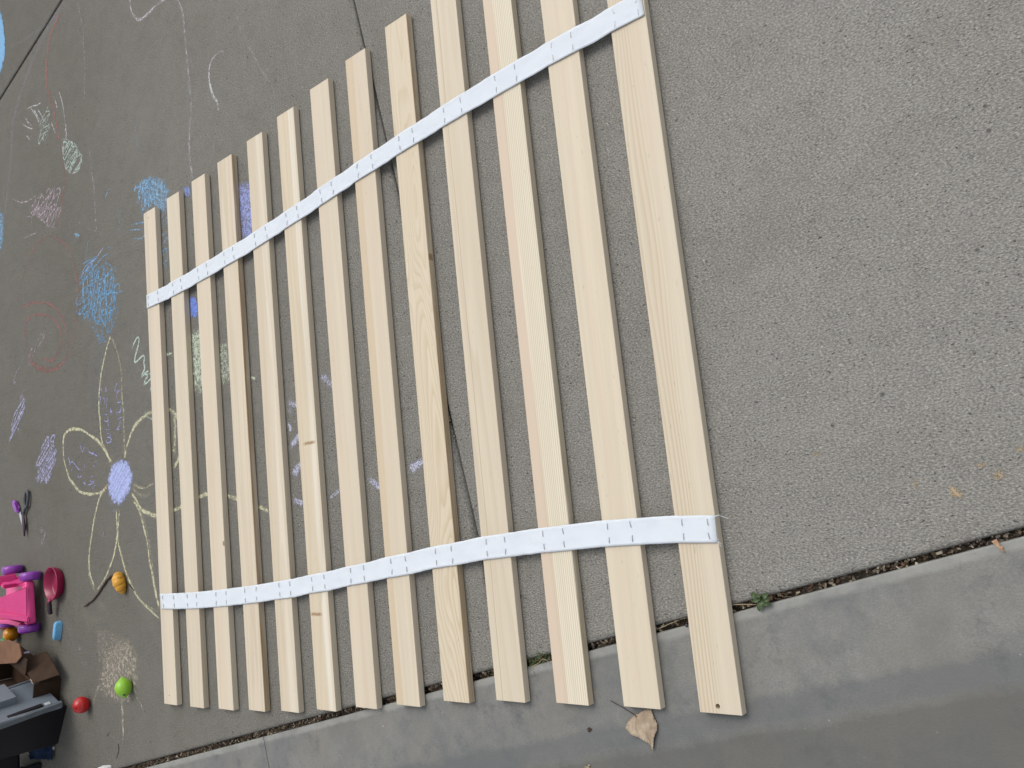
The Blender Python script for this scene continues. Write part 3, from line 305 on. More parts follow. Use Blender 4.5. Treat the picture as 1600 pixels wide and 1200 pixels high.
def wood_mat(name, base, late, amt=.5, rings=9, sx=14, sy=.8, cross=30, pink=.3, seed=0., stripe=None, sidebrown=0., split=None, lim=None):
    """pale pine: contour lines of a stretched noise field give straight or cathedral figure"""
    g = G(name); P = g.obj()
    off = g.n('VectorMath', 'ADD', i0=P, i1=(seed*1.37, seed*3.1, seed*.71)).outputs[0]
    f = g.noise(g.scale(off, sx, sy, sx*.9), 1, 2, .45, .2)
    x = g.n('SeparateXYZ', Vector=P).outputs[0]; y = g.n('SeparateXYZ', Vector=P).outputs[1]
    ph = g.math('ADD', g.math('MULTIPLY', f, rings), g.math('MULTIPLY', x, cross))
    ph = g.math('ADD', ph, g.math('MULTIPLY', g.noise(g.scale(off, 60, 2.5, 60), 1, 2, .6), .35))
    fr = g.math('FRACT', ph)
    line = g.math('MULTIPLY', g.ramp(fr, .35, .86), g.ramp(fr, .9, 1.0, 1, 0))
    amtm = g.ramp(g.noise(g.scale(off, 9, .5, 9), 1, 2), .35, .65, amt*.35, amt)
    if lim:
        e = g.math('ADD', x, g.math('MULTIPLY', g.math('SUBTRACT', g.noise(g.scale(off, 1, 1.1, 1), 1, 1), .5), .05))
        amtm = g.math('MULTIPLY', amtm, g.ramp(e, lim[0], lim[1]))
    wide = g.noise(g.scale(off, 32, .45, 32), 1, 3, .55)
    c = g.mix(g.ramp(wide, .42, .6, 0, pink), base, (base[0]*1.01, base[1]*.935, base[2]*.93))
    c = g.mix(g.ramp(g.noise(g.scale(off, 45, 1.0, 45), 1, 3, .6), .5, .66, 0, .5), c, tuple(min(.85, v*1.1) for v in base))
    if split:                      # heart / sap boundary running along the slat
        x0, colr, k = split
        e = g.math('ADD', x, g.math('MULTIPLY', g.math('SUBTRACT', g.noise(g.scale(off, 1, 1.3, 1), 1, 1), .5), .02))
        c = g.mix(g.ramp(e, x0-.0015, x0+.0015, k, 0), c, colr)
    if stripe:
        x0, wdt, colr, k = stripe
        e = g.math('ABSOLUTE', g.math('SUBTRACT', g.math('ADD', x, g.math('MULTIPLY', g.math('SUBTRACT', g.noise(g.scale(off, 1, 2.2, 1), 1, 2), .5), .006)), x0))
        c = g.mix(g.ramp(e, wdt*.5, wdt, k, 0), c, colr)
    c = g.mix(g.math('MULTIPLY', line, amtm), c, late)
    fib = g.noise(g.scale(off, 520, 9, 520), 1, 2, .6)
    c = g.mix(g.ramp(fib, .35, .65, 0, .16), c, tuple(v*.74 for v in base))
    dot = g.ramp(g.noise(g.scale(off, 260, 60, 260), 1, 1), .73, .78)
    c = g.mix(g.math('MULTIPLY', dot, .25), c, tuple(v*.55 for v in late))
    if sidebrown:
        s = g.ramp(x, .0685, .0692)
        s = g.math('MULTIPLY', s, g.ramp(g.noise(g.scale(off, 1, 1.6, 30), 1, 3, .6), .42, .56, 0, sidebrown))
        c = g.mix(g.math('MULTIPLY', s, g.ramp(g.noise(g.scale(off, 1, 3, 420), 1, 2), .3, .6, .35, 1)), c, (.33, .22, .11))
    g.col(c); g.link(g.ramp(fib, .3, .7, .62, .5), 'Roughness'); g.link(.3, 'Specular IOR Level')
    g.bump(g.math('ADD', fib, g.math('MULTIPLY', line, .5)), .00025, .5)
    return g.m
def plain(name, colr, rough=.4, spec=.5, bump=0, bscale=200, var=.12, coat=0, trans=0, vscale=30):
    g = G(name); P = g.obj()
    c = g.mix(g.ramp(g.noise(P, vscale, 4, .6), .35, .7, 0, 1), colr, tuple(v*(1-var*2) for v in colr))
    g.col(c); g.link(rough, 'Roughness'); g.link(spec, 'Specular IOR Level')
    if coat: g.link(coat, 'Coat Weight')
    if bump: g.bump(g.noise(P, bscale, 3, .6), bump, .6)
    return g.m
# ------------------------------------------------------------------ ground, driveway and garage slab
def X(l1, l2):
    (ax, ay), (ux, uy) = l1; (bx, by), (vx, vy) = l2
    t = ((bx-ax)*vy - (by-ay)*vx)/(ux*vy - uy*vx); return (ax+ux*t, ay+uy*t)
def shift(l, d, ang=None):     # move a line to its left by d
    (ax, ay), (ux, uy) = l; return ((ax - uy*d, ay + ux*d), (ux, uy))
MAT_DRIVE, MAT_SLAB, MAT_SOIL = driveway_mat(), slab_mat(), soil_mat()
bm = bmesh.new(); bmesh.ops.create_grid(bm, x_segments=8, y_segments=8, size=120)
gr = mesh_obj('ground', bm, MAT_SOIL); gr.location.z = -.14; tag(gr, kind='structure')
def slab(name, poly, mat, edge_r):
    bm = bmesh.new(); prism(bm, poly, -.12, 0)
    bm.edges.ensure_lookup_table()
    tops = [e for e in bm.edges if all(v.co.z > -.001 for v in e.verts)]
    bmesh.ops.bevel(bm, geom=tops, offset=edge_r, segments=4, affect='EDGES', profile=.5)
    o = mesh_obj(name, bm, mat); auto_smooth(o, 50); tag(o, kind='structure'); return o
rows = [shift(DRIVE_EDGE, -.004), FAR_JOINT, shift(FAR_JOINT, 2.6), shift(FAR_JOINT, 5.2)]
cols = [shift(MID_JOINT, d) for d in (6.4, 3.2, 0, -3.2, -6.4)]
for r in range(3):
    for c in range(4):
        g0 = 0 if r == 0 else .0045
        l, rr = shift(cols[c], -.0016), shift(cols[c+1], .0016)
        lo, hi = shift(rows[r], g0), shift(rows[r+1], -.0045)
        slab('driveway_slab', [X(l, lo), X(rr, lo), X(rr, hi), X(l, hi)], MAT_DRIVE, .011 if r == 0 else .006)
sj = [shift(SLAB_JOINT, d) for d in (4.2, 0, -4.2, -8.4)]
for c in range(3):
    l, rr = shift(sj[c], -.0013), shift(sj[c+1], .0013)
    lo, hi = shift(SLAB_EDGE, -3.6), SLAB_EDGE
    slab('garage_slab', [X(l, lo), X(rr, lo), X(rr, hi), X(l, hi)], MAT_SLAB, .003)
# soil in the wide joint
bm = bmesh.new(); (mx, my), (dx, dy) = SLAB_EDGE; n = 420
prev = None
for i in range(n+1):
    t = -2.2 + 3.8*i/n
    row = [bm.verts.new((mx+dx*t-dy*w, my+dy*t+dx*w, -.020 - .02*(w > .02) + .011*noise.noise(Vector((t*40, w*60, 1))) + .006*noise.noise(Vector((t*150, w*200, 5)))))
           for w in (-.004, .003, .010, .017, .024, .031, .038)]
    if prev:
        for k in range(6): bm.faces.new((prev[k], row[k], row[k+1], prev[k+1]))
    prev = row
o = mesh_obj('joint_soil', bm, MAT_SOIL, smooth=True); tag(o, kind='structure')
bm = bmesh.new()
for ln, z in ((MID_JOINT, -.013), (FAR_JOINT, -.016)):
    (ax, ay), (ux, uy) = ln
    q = [(ax+ux*s+(-uy)*w, ay+uy*s+ux*w, z) for s, w in ((-3, -.006), (4, -.006), (4, .006), (-3, .006))]
    bm.faces.new([bm.verts.new(v) for v in q])
o = mesh_obj('joint_dirt', bm, MAT_SOIL); tag(o, kind='structure')
# crumbs, chips and straw lying in the joint
def chips(n, spots, colours, name, label, cat, size=(.002, .007), flat=.35, mid=False):
    bm = bmesh.new(); cl = bm.loops.layers.float_color.new('tint')
    for i in range(n):
        x, y, z = spots(); s = random.uniform(*size); L = s*random.uniform(.7, 2.6)
        mtx = Matrix.Translation((x, y, z)) @ Matrix.Rotation(random.uniform(0, 6.28), 4, 'Z') @ Matrix.Rotation(random.gauss(0, .4), 4, 'X') @ Matrix.Rotation(random.gauss(0, .4), 4, 'Y')
        vs = [bm.verts.new(mtx @ Vector((a*L/2*random.uniform(.5, 1), b*s/2*random.uniform(.5, 1), c*s*flat/2))) for a, b, c in ((-1, -1, -1), (1, -1, -1), (1, 1, -1), (-1, 1, -1), (-1, -1, 1), (1, -1, 1), (1, 1, 1), (-1, 1, 1))]
        col = random.choice(colours); k = random.uniform(.6, 1.25); col = (col[0]*k, col[1]*k, col[2]*k, 1)
        for f in ((0, 3, 2, 1), (4, 5, 6, 7), (0, 1, 5, 4), (1, 2, 6, 5), (2, 3, 7, 6), (3, 0, 4, 7)):
            fc = bm.faces.new([vs[k] for k in f])
            for lp in fc.loops: lp[cl] = col
    o = mesh_obj(name, bm, MAT_CHIP, recalc=False); tag(o, label, cat, kind='stuff'); return o
MAT_CHIP = attr_mat('leaf_litter', .9, .2)
def in_joint():
    t = random.uniform(-2.1, 1.4); w = random.triangular(-.001, .032, .010)
    return mx+dx*t-dy*w, my+dy*t+dx*w, -.016 - max(0, w-.015)*.9 + random.uniform(-.006, .008)
chips(8500, in_joint, [(.12, .09, .06), (.07, .05, .035), (.10, .07, .045), (.24, .20, .14), (.04, .032, .028), (.17, .15, .13), (.11, .06, .04), (.36, .32, .25)], 'joint_litter', 'brown bark crumbs and dead leaf bits filling the wide joint', 'debris', (.0012, .0045))
STRAW0 = plain('joint_straw', (.30, .23, .14), .8, .2, var=.3)
bm = bmesh.new()
for k in range(260):
    x, y, z = in_joint(); a = math.atan2(dy, dx) + random.gauss(0, .5); L = random.uniform(.006, .022)
    tube(bm, [(x, y, z+.004), (x+L*.5*math.cos(a), y+L*.5*math.sin(a), z+.0065), (x+L*math.cos(a+.15), y+L*math.sin(a+.15), z+.003)], random.uniform(.0002, .0005), 4)
o = mesh_obj('joint_straw', bm, STRAW0); tag(o, 'scattered thin dry straws and needles along the wide joint', 'straw', kind='stuff')
def mid_spot():
    (ax, ay), (ux, uy) = MID_JOINT; t = random.choice([-.15, -.11, -.09, .02, -.38, -.4, .9]) + random.gauss(0, .02)
    return ax+ux*t-uy*random.gauss(0, .002), ay+uy*t+ux*random.gauss(0, .002), random.uniform(-.010, -.001)
chips(90, mid_spot, [(.10, .08, .05), (.3, .27, .2), (.05, .04, .03)], 'joint_crumbs', 'few crumbs of dirt caught in the narrow slanting joint', 'debris', (.0015, .004))
# ------------------------------------------------------------------ chalk
MAT_CHALK = chalk_mat()
zc = [0.0003]
def ribbon(bm, cl, pts, width, col, cov):
    zc[0] += .000003; z = zc[0]
    pts = catmull([(x, y, 0) for x, y in pts], .018); n = len(pts); prev = None
    ph = random.uniform(0, 50)
    for i, p in enumerate(pts):
        d = pts[min(i+1, n-1)] - pts[max(i-1, 0)]
        if d.length < 1e-7: continue
        d.normalize(); nn = Vector((-d.y, d.x, 0))
        w = width*(.8 + .45*noise.noise(Vector((ph + i*.21, 0, 0))))
        cc = cov*(1 + .35*noise.noise(Vector((ph + i*.13, 3, 0))))
        if i == 0 or i == n-1: cc *= .3; w *= .6
        c0 = p + nn*.0015*noise.noise(Vector((ph+i*.5, 9, 0)))
        row = [(bm.verts.new((c0.x+nn.x*w*o, c0.y+nn.y*w*o, z)), k*cc) for o, k in ((-.75, 0.0), (-.3, .95), (.3, 1.0), (.75, 0.0))]
        if prev:
            for k in range(3):
                q = [prev[k], row[k], row[k+1], prev[k+1]]
                try: f = bm.faces.new([v for v, _ in q])
                except ValueError: continue
                for lp, (_, a) in zip(f.loops, q): lp[cl] = (*col, a)
        prev = row
def zigzag(poly, sp, ang):
    c, s = math.cos(-ang), math.sin(-ang); R = [(x*c - y*s, x*s + y*c) for x, y in poly]
    ys = [v[1] for v in R]; y = min(ys) + sp*.3; out = []; fl = random.random() < .5
    while y < max(ys):
        xs = []
        for (x0, y0), (x1, y1) in zip(R, R[1:]+R[:1]):
            if (y0 - y)*(y1 - y) < 0: xs.append(x0 + (x1-x0)*(y-y0)/(y1-y0))
        if len(xs) >= 2:
            a, b = min(xs), max(xs); j = (b-a)*.12
            seg = [(a+random.uniform(-j, j), y+random.gauss(0, sp*.3)), (b+random.uniform(-j, j), y+random.gauss(0, sp*.3))]
            if fl: seg.reverse()
            fl = not fl; out += seg
        y += sp*random.uniform(.6, 1.4)
    return [(x*c + y*s, -x*s + y*c) for x, y in out]
def solid(bm, cl, poly, col, cov):
    zc[0] += .000006; z = zc[0]; cx = sum(p[0] for p in poly)/len(poly); cy = sum(p[1] for p in poly)/len(poly)
    out = catmull([(x, y, 0) for x, y in poly + poly[:1]], .006)[:-1]; n = len(out); rings = []; ph = random.uniform(0, 90)
    for f, a in ((.3, 1), (.6, 1), (.85, .95), (1.0, .6), (1.12, 0)):
        row = []
        for i, p in enumerate(out):
            j = 1 + (f > .8)*.16*noise.noise(Vector((ph+i*.45, f, 0)))
            row.append((bm.verts.new((cx+(p.x-cx)*f*j, cy+(p.y-cy)*f*j, z)), cov*a))
        rings.append(row)
    c0 = (bm.verts.new((cx, cy, z)), cov)
    for k in range(n):
        qs = [[c0, rings[0][k], rings[0][(k+1) % n]]] + [[a[k], b_[k], b_[(k+1) % n], a[(k+1) % n]] for a, b_ in zip(rings, rings[1:])]
        for q in qs:
            f = bm.faces.new([v for v, _ in q])
            for lp, (_, al) in zip(f.loops, q): lp[cl] = (*col, al)
def chalk_mesh(name, parent, off, fn):
    bm = bmesh.new(); cl = bm.loops.layers.float_color.new('tint'); fn(bm, cl)
    bmesh.ops.translate(bm, verts=bm.verts[:], vec=(-off[0], -off[1], 0))
    return mesh_obj(name, bm, MAT_CHALK, parent, recalc=False)
for name, label, strokes, fills in CHALK:
    allp = [q for s in strokes for q in s[3]] + [q for f in fills for q in f[6]]
    off = (sum(q[0] for q in allp)/len(allp), sum(q[1] for q in allp)/len(allp))
    jobs = []
    for col, w, cov, pts in strokes:
        col = tuple(min(.8, v*1.05) for v in col)
        jobs.append(('chalk_stroke', lambda bm, cl, a=(pts, w, col, min(1, .06+cov*.92)): ribbon(bm, cl, *a)))
    for col, w, sp, ang, ly, cov, poly in fills:
        col = tuple(min(.8, v*1.05) for v in col)
        if ly == 0:
            jobs.append(('chalk_fill', lambda bm, cl, a=(poly, col, cov): solid(bm, cl, *a))); continue
        for k in range(ly):
            zz = zigzag(poly, sp, math.pi/2 - ang + random.gauss(0, .22) + (k % 2)*.25)
            if len(zz) >= 2: jobs.append(('chalk_shading', lambda bm, cl, a=(zz, w, col, min(1, cov*1.05)): ribbon(bm, cl, *a)))
    cat = 'stain' if 'stain' in name else 'chalk drawing'
    if len(jobs) == 1: 
        o = chalk_mesh(name, None, off, jobs[0][1]); o.location = (off[0], off[1], 0); tag(o, label, cat)
    else:
        t = thing(name, (off[0], off[1], 0), label, cat)
        for nm, fn in jobs: chalk_mesh('rust_spot' if cat == 'stain' else nm, t, off, fn)
# ------------------------------------------------------------------ slats
W, TH, LEN = .07, .016, 1.432
CREAM, LATE = (.585, .515, .395), (.44, .355, .235)
WD = dict(
 s1=dict(amt=.25, rings=6, pink=.35, split=(.026, (.56, .49, .39), .6)),
 s2=dict(amt=.3, rings=7, pink=.1, sidebrown=.25),
 s3=dict(amt=.25, rings=5, pink=.6),
 s4=dict(amt=.45, rings=7, pink=.5, sidebrown=.95),
 s5=dict(amt=.3, rings=7, pink=.2, split=(.03, (.55, .46, .33), .5), stripe=(.050, .014, (.67, .60, .49), .6)),
 s6=dict(amt=.35, rings=6, pink=.1, stripe=(.055, .010, (.69, .64, .54), .8), split=(.042, (.57, .48, .345), .7)),
 s7=dict(amt=.2, rings=5, pink=.8),
 s8=dict(amt=.25, rings=5, pink=.5, split=(.022, (.55, .44, .30), .8)),
 s9=dict(amt=.6, rings=32, sx=10, sy=1.25, cross=30, pink=.0, sidebrown=.75, base=(.58, .50, .375), late=(.42, .315, .17)),
 s10=dict(amt=.3, rings=5, pink=.3, stripe=(.017, .0012, (.40, .33, .2), .8)),
 s11=dict(amt=.8, rings=3, cross=230, pink=.2, lim=(.020, .026), split=(.023, (.575, .46, .35), .9), sidebrown=.4, base=(.65, .595, .475), late=(.46, .385, .25)),
 s12=dict(amt=.2, rings=4, pink=.45),
 s13=dict(amt=.95, rings=22, cross=190, sx=5, sy=.7, pink=.7, lim=(.048, .030), late=(.47, .38, .25)))
LAB = {1: 'leftmost slat, with a small nail hole near each end', 4: 'fourth slat from the left, with dark brown streaks along its side', 6: 'sixth slat from the left, with a brown resin mark across it',
       9: 'slat with bold arched grain and a small knot on its edge', 11: 'slat with a pink strip and fine straight dark lines', 13: 'rightmost slat, with close curved grain and a round drilled hole'}
bx0, by0 = SLATS[0][0], SLATS[0][1]
base = thing('slatted_bed_base', (bx0, by0, 0), 'thirteen pale pine slats joined by two white webbing straps, laid out across the concrete', 'bed base')
def drill(o, hx, hy, r, depth):
    b2 = bmesh.new(); bmesh.ops.create_cone(b2, cap_ends=True, segments=24, radius1=r, radius2=r, depth=depth*2)
    me = bpy.data.meshes.new('bit'); b2.to_mesh(me); b2.free(); c = bpy.data.objects.new('bit', me); SC.collection.objects.link(c)
    c.matrix_world = o.matrix_world @ Matrix.Translation((hx, hy, TH))
    md = o.modifiers.new('b', 'BOOLEAN'); md.operation = 'DIFFERENCE'; md.object = c; md.solver = 'EXACT'
    bpy.context.view_layer.update()
    nm = bpy.data.meshes.new_from_object(o.evaluated_get(bpy.context.evaluated_depsgraph_get()))
    o.modifiers.clear(); o.data = nm; bpy.data.objects.remove(c)
for i, (sx, sy, a) in enumerate(SLATS, 1):
    d = dict(WD['s%d' % i]); bs = d.pop('base', CREAM); lt = d.pop('late', LATE)
    k = 1 + .02*math.sin(i*2.3); bs = tuple(v*k for v in bs)
    mt = wood_mat('pine_%d' % i, bs, lt, seed=i*2.71, **d)
    bm = bmesh.new(); N = 24
    prism(bm, [(0, 0), (W, 0), (W, LEN), (0, LEN)], 0, TH, .0007, 1)
    o = mesh_obj('slat', bm, mt, base)
    o.location = (sx-bx0, sy-by0, .0014); o.rotation_euler = (0, 0, a)
    if i in LAB: o['label'] = LAB[i]
    if i in (1, 13):
        bpy.context.view_layer.update()
        Mi = o.matrix_world.inverted() if False else (Matrix.Translation((sx, sy, 0)) @ Matrix.Rotation(a, 4, 'Z')).inverted()
        if i == 13: h = Mi @ Vector((HOLE_PTS[0][0], HOLE_PTS[0][1], 0)); drill(o, W*.45, h.y-.006, .0038, .012)
        else: drill(o, W*.42, .024, .0020, .008); drill(o, W*.42, LEN-.022, .0020, .008)
# marks in the wood: knots and resin streaks are thin inlays of darker wood
g = G('knot_wood'); P = g.obj(); r = g.n('VectorMath', 'LENGTH', i0=g.scale(P, 1, .8, 0)).outputs['Value']
c = g.mix(g.ramp(r, 0, .006), (.26, .16, .075), (.45, .34, .19)); rg = g.math('FRACT', g.math('MULTIPLY', r, 900))
c = g.mix(g.ramp(rg, .4, .9, 0, .4), c, (.25, .15, .07)); g.col(c); g.link(g.ramp(r, .004, .010, .9, 0), 'Alpha'); KNOT = g.m
g = G('resin_streak'); P = g.obj()
al = g.math('MULTIPLY', g.ramp(g.math('ABSOLUTE', g.n('SeparateXYZ', Vector=P).outputs[1]), .0012, .005, 1, 0), g.ramp(g.math('ABSOLUTE', g.n('SeparateXYZ', Vector=P).outputs[0]), .012, .026, 1, 0))
al = g.math('MULTIPLY', al, g.ramp(g.noise(g.scale(P, 1, .4, 1), 160, 3, .7), .3, .6, .2, .75)); g.col((.36, .22, .10)); g.link(al, 'Alpha'); RESIN = g.m
slat_objs = [c for c in base.children if c.name.startswith('slat')]
def inlay(idx, x, y, hx, hy, mat, name, side=False):
    bm = bmesh.new(); bmesh.ops.create_grid(bm, x_segments=1, y_segments=1, size=1)
    for v in bm.verts: v.co.x *= hx; v.co.y *= hy
    o = mesh_obj(name, bm, mat, slat_objs[idx-1])
    if side: o.location = (W+.0003, y, TH*.62); o.rotation_euler = (0, math.pi/2, 0)
    else: o.location = (x, y, TH+.0002)
slat_objs = sorted(slat_objs, key=lambda o: o.location.x)
inlay(6, 0.0409, 0.6034, 0.026, 0.008, RESIN, 'resin_mark', False)
inlay(6, 0.0228, 0.2114, 0.022, 0.006, RESIN, 'resin_mark', False)
inlay(9, 0.066, 0.8877, 0.006, 0.007, KNOT, 'knot', True)
inlay(3, 0.066, 0.4186, 0.004, 0.006, KNOT, 'knot', False)
# ------------------------------------------------------------------ webbing straps
g = G('white_webbing'); P = g.obj()
wv = g.noise(g.scale(P, 1, 1, 1), 900, 2, .6)
uvn = g.t.nodes.new('ShaderNodeUVMap'); sx_ = g.n('SeparateXYZ', Vector=uvn.outputs[0])
rib = g.math('SINE', g.math('MULTIPLY', sx_.outputs[1], 6.283*26)); rib2 = g.math('SINE', g.math('MULTIPLY', sx_.outputs[0], 6.283*900))
c = g.mix(g.ramp(rib, -1, 1, .12, 0), (.69, .735, .78), (.52, .565, .61))
c = g.mix(g.ramp(g.noise(P, 24, 4, .6), .45, .7, 0, .25), c, (.60, .65, .72))
g.col(c); g.link(.9, 'Roughness'); g.link(.15, 'Specular IOR Level'); g.link(.3, 'Sheen Weight')
n_ = g.bump(g.math('ADD', g.math('MULTIPLY', rib, .5), g.math('MULTIPLY', rib2, .5)), .0003, .7); g.bump(g.noise(P, 70, 3, .6), .0010, .4, n_)
WEB = g.m
STEEL = plain('staple_steel', (.52, .53, .55), .28, .5); STEEL.node_tree.nodes['Principled BSDF'].inputs['Metallic'].default_value = .8
bm = bmesh.new(); tube(bm, [(0, -.0048, -.0008), (0, -.0045, .0003), (0, -.0038, .0007), (0, 0, .0008), (0, .0038, .0007), (0, .0045, .0003), (0, .0048, -.0008)], .00062, 6)
ST = bpy.data.meshes.new('staple'); bmesh.ops.recalc_face_normals(bm, faces=bm.faces[:]); bm.to_mesh(ST); bm.free(); ST.materials.append(STEEL)
def strap(rows, seed, label):
    cs = []                                # centre line samples: (A upper, B lower, z)
    for i in range(len(rows)-1):
        a, b = rows[i], rows[i+1]; on = i % 2 == 0; n = 6 if on else 12
        sag = random.uniform(.0010, .0035); ruff = random.uniform(-.0005, .0006)
        for k in range(n):
            t = k/n; q = [a[j]*(1-t)+b[j]*t for j in range(4)]
            z = TH + .0040 + (.0003*math.sin(math.pi*t) if on else -sag*math.sin(math.pi*t)**1.6)
            cs.append((q, z, 0 if on else ruff*math.sin(math.pi*t), i + t))
    cs.append((list(rows[-1]), TH+.0040, 0, len(rows)-1))
    bm = bmesh.new(); uv = bm.loops.layers.uv.new('uv'); M = 10; prev = None; s = 0; pc = None; tk = .0011
    grid = []
    for (q, z, ru, ii) in cs:
        A, B = Vector((q[0], q[1], z)), Vector((q[2], q[3], z)); ctr = (A+B)/2
        if pc is not None: s += (ctr-pc).length
        pc = ctr; wdt = (A-B).normalized()
        A = A + wdt*.0008*noise.noise(Vector((s*60, seed, 0))); B = B + wdt*.0008*noise.noise(Vector((s*60, seed, 9)))
        row = []
        for side in (0, 1):
            for k in range(M+1):
                t = k/M; p = A.lerp(B, t)
                p.z += ru*math.cos(t*math.pi*2) + .0007*noise.noise(Vector((s*28, t*3, seed))) + .0006*abs(2*t-1)**6 + (0 if side == 0 else -tk)
                row.append((bm.verts.new(p), (s, t)))
        grid.append(row)
    H = M+1
    def quad(q):
        f = bm.faces.new([v for v, _ in q])
        for lp, (_, u) in zip(f.loops, q): lp[uv].uv = u
    for r0, r1 in zip(grid, grid[1:]):
        for k in range(M):
            quad((r0[k], r0[k+1], r1[k+1], r1[k])); quad((r0[H+k+1], r0[H+k], r1[H+k], r1[H+k+1]))
        quad((r0[0], r1[0], r1[H], r0[H])); quad((r0[M], r0[H+M], r1[H+M], r1[M]))
    for r in (grid[0], grid[-1]):
        for k in range(M): quad((r[k], r[k+1], r[H+k+1], r[H+k]))
    bmesh.ops.translate(bm, verts=bm.verts[:], vec=(-bx0, -by0, 0))
    o = mesh_obj('strap', bm, WEB, base, smooth=True); o['label'] = label
    for i in range(0, len(rows)-1, 2):
        a, b = rows[i], rows[i+1]
        for cx in (.17, .83):
            t = cx + random.uniform(-.03, .03)
            q = [a[j]*(1-t)+b[j]*t for j in range(4)]
            for cy in (.24, .76):
                cc = cy + random.uniform(-.02, .02)
                st = bpy.data.objects.new('staple', ST); link(st, o)
                st.location = (q[0]*(1-cc)+q[2]*cc-bx0, q[1]*(1-cc)+q[3]*cc-by0, TH+.0046+.0002)
                st.rotation_euler = (0, 0, SLATS[min(12, i//2)][2] + random.gauss(0, .11))
    return o, (rows[0], rows[-1])
so1, _ = strap(STRAP_LOW, 3, 'lower webbing strap, crossing nearer the concrete joint')
so2, _ = strap(STRAP_HIGH, 8, 'upper webbing strap, slanting to the far right corner')
# frayed threads at the cut end of the lower strap
bm = bmesh.new(); q = STRAP_LOW[-1]
for k, (t, L, dy_) in enumerate(((.02, .022, -.006), (.05, .008, .003), (.97, .007, -.004), (.99, .006, -.007), (.9, .004, .001))):
    x = q[0]*(1-t)+q[2]*t-bx0; y = q[1]*(1-t)+q[3]*t-by0
    tube(bm, [(x-.001, y, TH+.0038), (x+L*.4, y+dy_*.1, TH+.0046), (x+L*.75, y+dy_*.6, TH+.0048), (x+L, y+dy_, TH+.004)], .00028, 5)
mesh_obj('loose_threads', bm, WEB, so1)
# ------------------------------------------------------------------ plants, leaves, twigs
LEAFG = G('weed_leaf'); P = LEAFG.obj()
LEAFG.col(LEAFG.mix(LEAFG.ramp(LEAFG.noise(P, 90, 3), .35, .7), (.03, .055, .014), (.06, .10, .025))); LEAFG.link(.5, 'Roughness'); LEAFG.bump(LEAFG.noise(P, 300, 3), .0006, .7)
def leaf_blade(bm, L, Wd, z0, lift, mtx, n=10, cup=.25):
    rows_ = []
    for i in range(n+1):
        t = i/n; w = Wd*(math.sin(math.pi*min(1, t*.93+.05))**.75)*(.35+.65*min(1, t*2))
        if i == n: w = Wd*.03
        zz = z0 + lift*math.sin(math.pi*t*.9)
        rows_.append([bm.verts.new(mtx @ Vector((L*t, w*s/2, zz + cup*abs(s)*w*.5))) for s in (-1, -.5, 0, .5, 1)])
    for a, b in zip(rows_, rows_[1:]):
        for k in range(4): bm.faces.new((a[k], a[k+1], b[k+1], b[k]))
WS = .74
weed = thing('weed', (WEED_PTS[0][0], WEED_PTS[0][1], -.012), 'small green broad-leaved weed growing from the wide joint right of the slats', 'weed')
for k, (ang, L, Wd, lf) in enumerate(((2.75, .026, .010, .006), (2.45, .024, .011, .009), (-1.95, .026, .0115, .005), (.65, .021, .012, .009), (.15, .020, .013, .006), (-.55, .022, .012, .004), (-1.1, .017, .010, .004), (3.3, .020, .008, .003), (1.5, .012, .008, .010))):
    bm = bmesh.new(); leaf_blade(bm, L*WS, Wd*WS, .013 + .0008*k, lf, Matrix.Rotation(ang, 4, 'Z'))
    tube(bm, [(0, 0, 0), (.002*math.cos(ang), .002*math.sin(ang), .008), (.005*math.cos(ang), .005*math.sin(ang), .0145+.0008*k)], .0006, 5)
    mesh_obj('leaf', bm, LEAFG.m, weed, smooth=True)
GRASSG = plain('grass_blade', (.09, .13, .045), .6, .3, var=.25, vscale=60)
bm = bmesh.new()
def blade(bm, x, y, z, ang, L, w, rise):
    c, s = math.cos(ang), math.sin(ang); pv = None
    for i in range(6):
        t = i/5; r = L*t; ww = w*(1-t*.95); zz = z + rise*math.sin(t*math.pi*.6)
        row = (bm.verts.new((x+c*r-s*ww, y+s*r+c*ww, zz)), bm.verts.new((x+c*r+s*ww, y+s*r-c*ww, zz)))
        if pv: bm.faces.new((pv[0], pv[1], row[1], row[0]))
        pv = row
for k in range(75):
    t = random.random(); (ax, ay), (bx, by) = GRASS_PTS[0], GRASS_PTS[-1]
    blade(bm, ax+(bx-ax)*t+random.gauss(0, .004), ay+(by-ay)*t+random.gauss(0, .004)+.002, -.012, random.uniform(0, 6.28), random.uniform(.008, .022), random.uniform(.0004, .0012), random.uniform(.006, .018))
o = mesh_obj('grass_tuft', bm, GRASSG); tag(o, 'low tuft of thin green grass in the joint between two slats', 'grass', kind='stuff')
STRAWM = plain('dry_straw', (.42, .34, .21), .7, .3, var=.2)
TWIGM = plain('twig_bark', (.075, .045, .032), .8, .3, bump=.0006, bscale=300, var=.25)
def stick(name, pts, z, r, mat, label, cat, zs=None):
    bm = bmesh.new(); P3 = catmull([(x, y, (zs[i] if zs else z)) for i, (x, y) in enumerate(pts)], .006)
    tube(bm, [p + Vector((random.gauss(0, r*.25), random.gauss(0, r*.25), 0)) for p in P3], [r*(1-.45*i/len(P3)) for i in range(len(P3))], 7)
    return tag(mesh_obj(name, bm, mat, smooth=True), label, cat)
stick('dry_straw', STRAW_PTS, -.004, .0009, STRAWM, 'pale dry straw lying in the joint left of the weed', 'straw')
stick('dry_straw', [(STRAW_PTS[0][0]-.13, STRAW_PTS[0][1]-.038), (STRAW_PTS[0][0]-.09, STRAW_PTS[0][1]-.024)], -.003, .0008, STRAWM, 'pale dry straw in the joint left of the rightmost slat', 'straw')
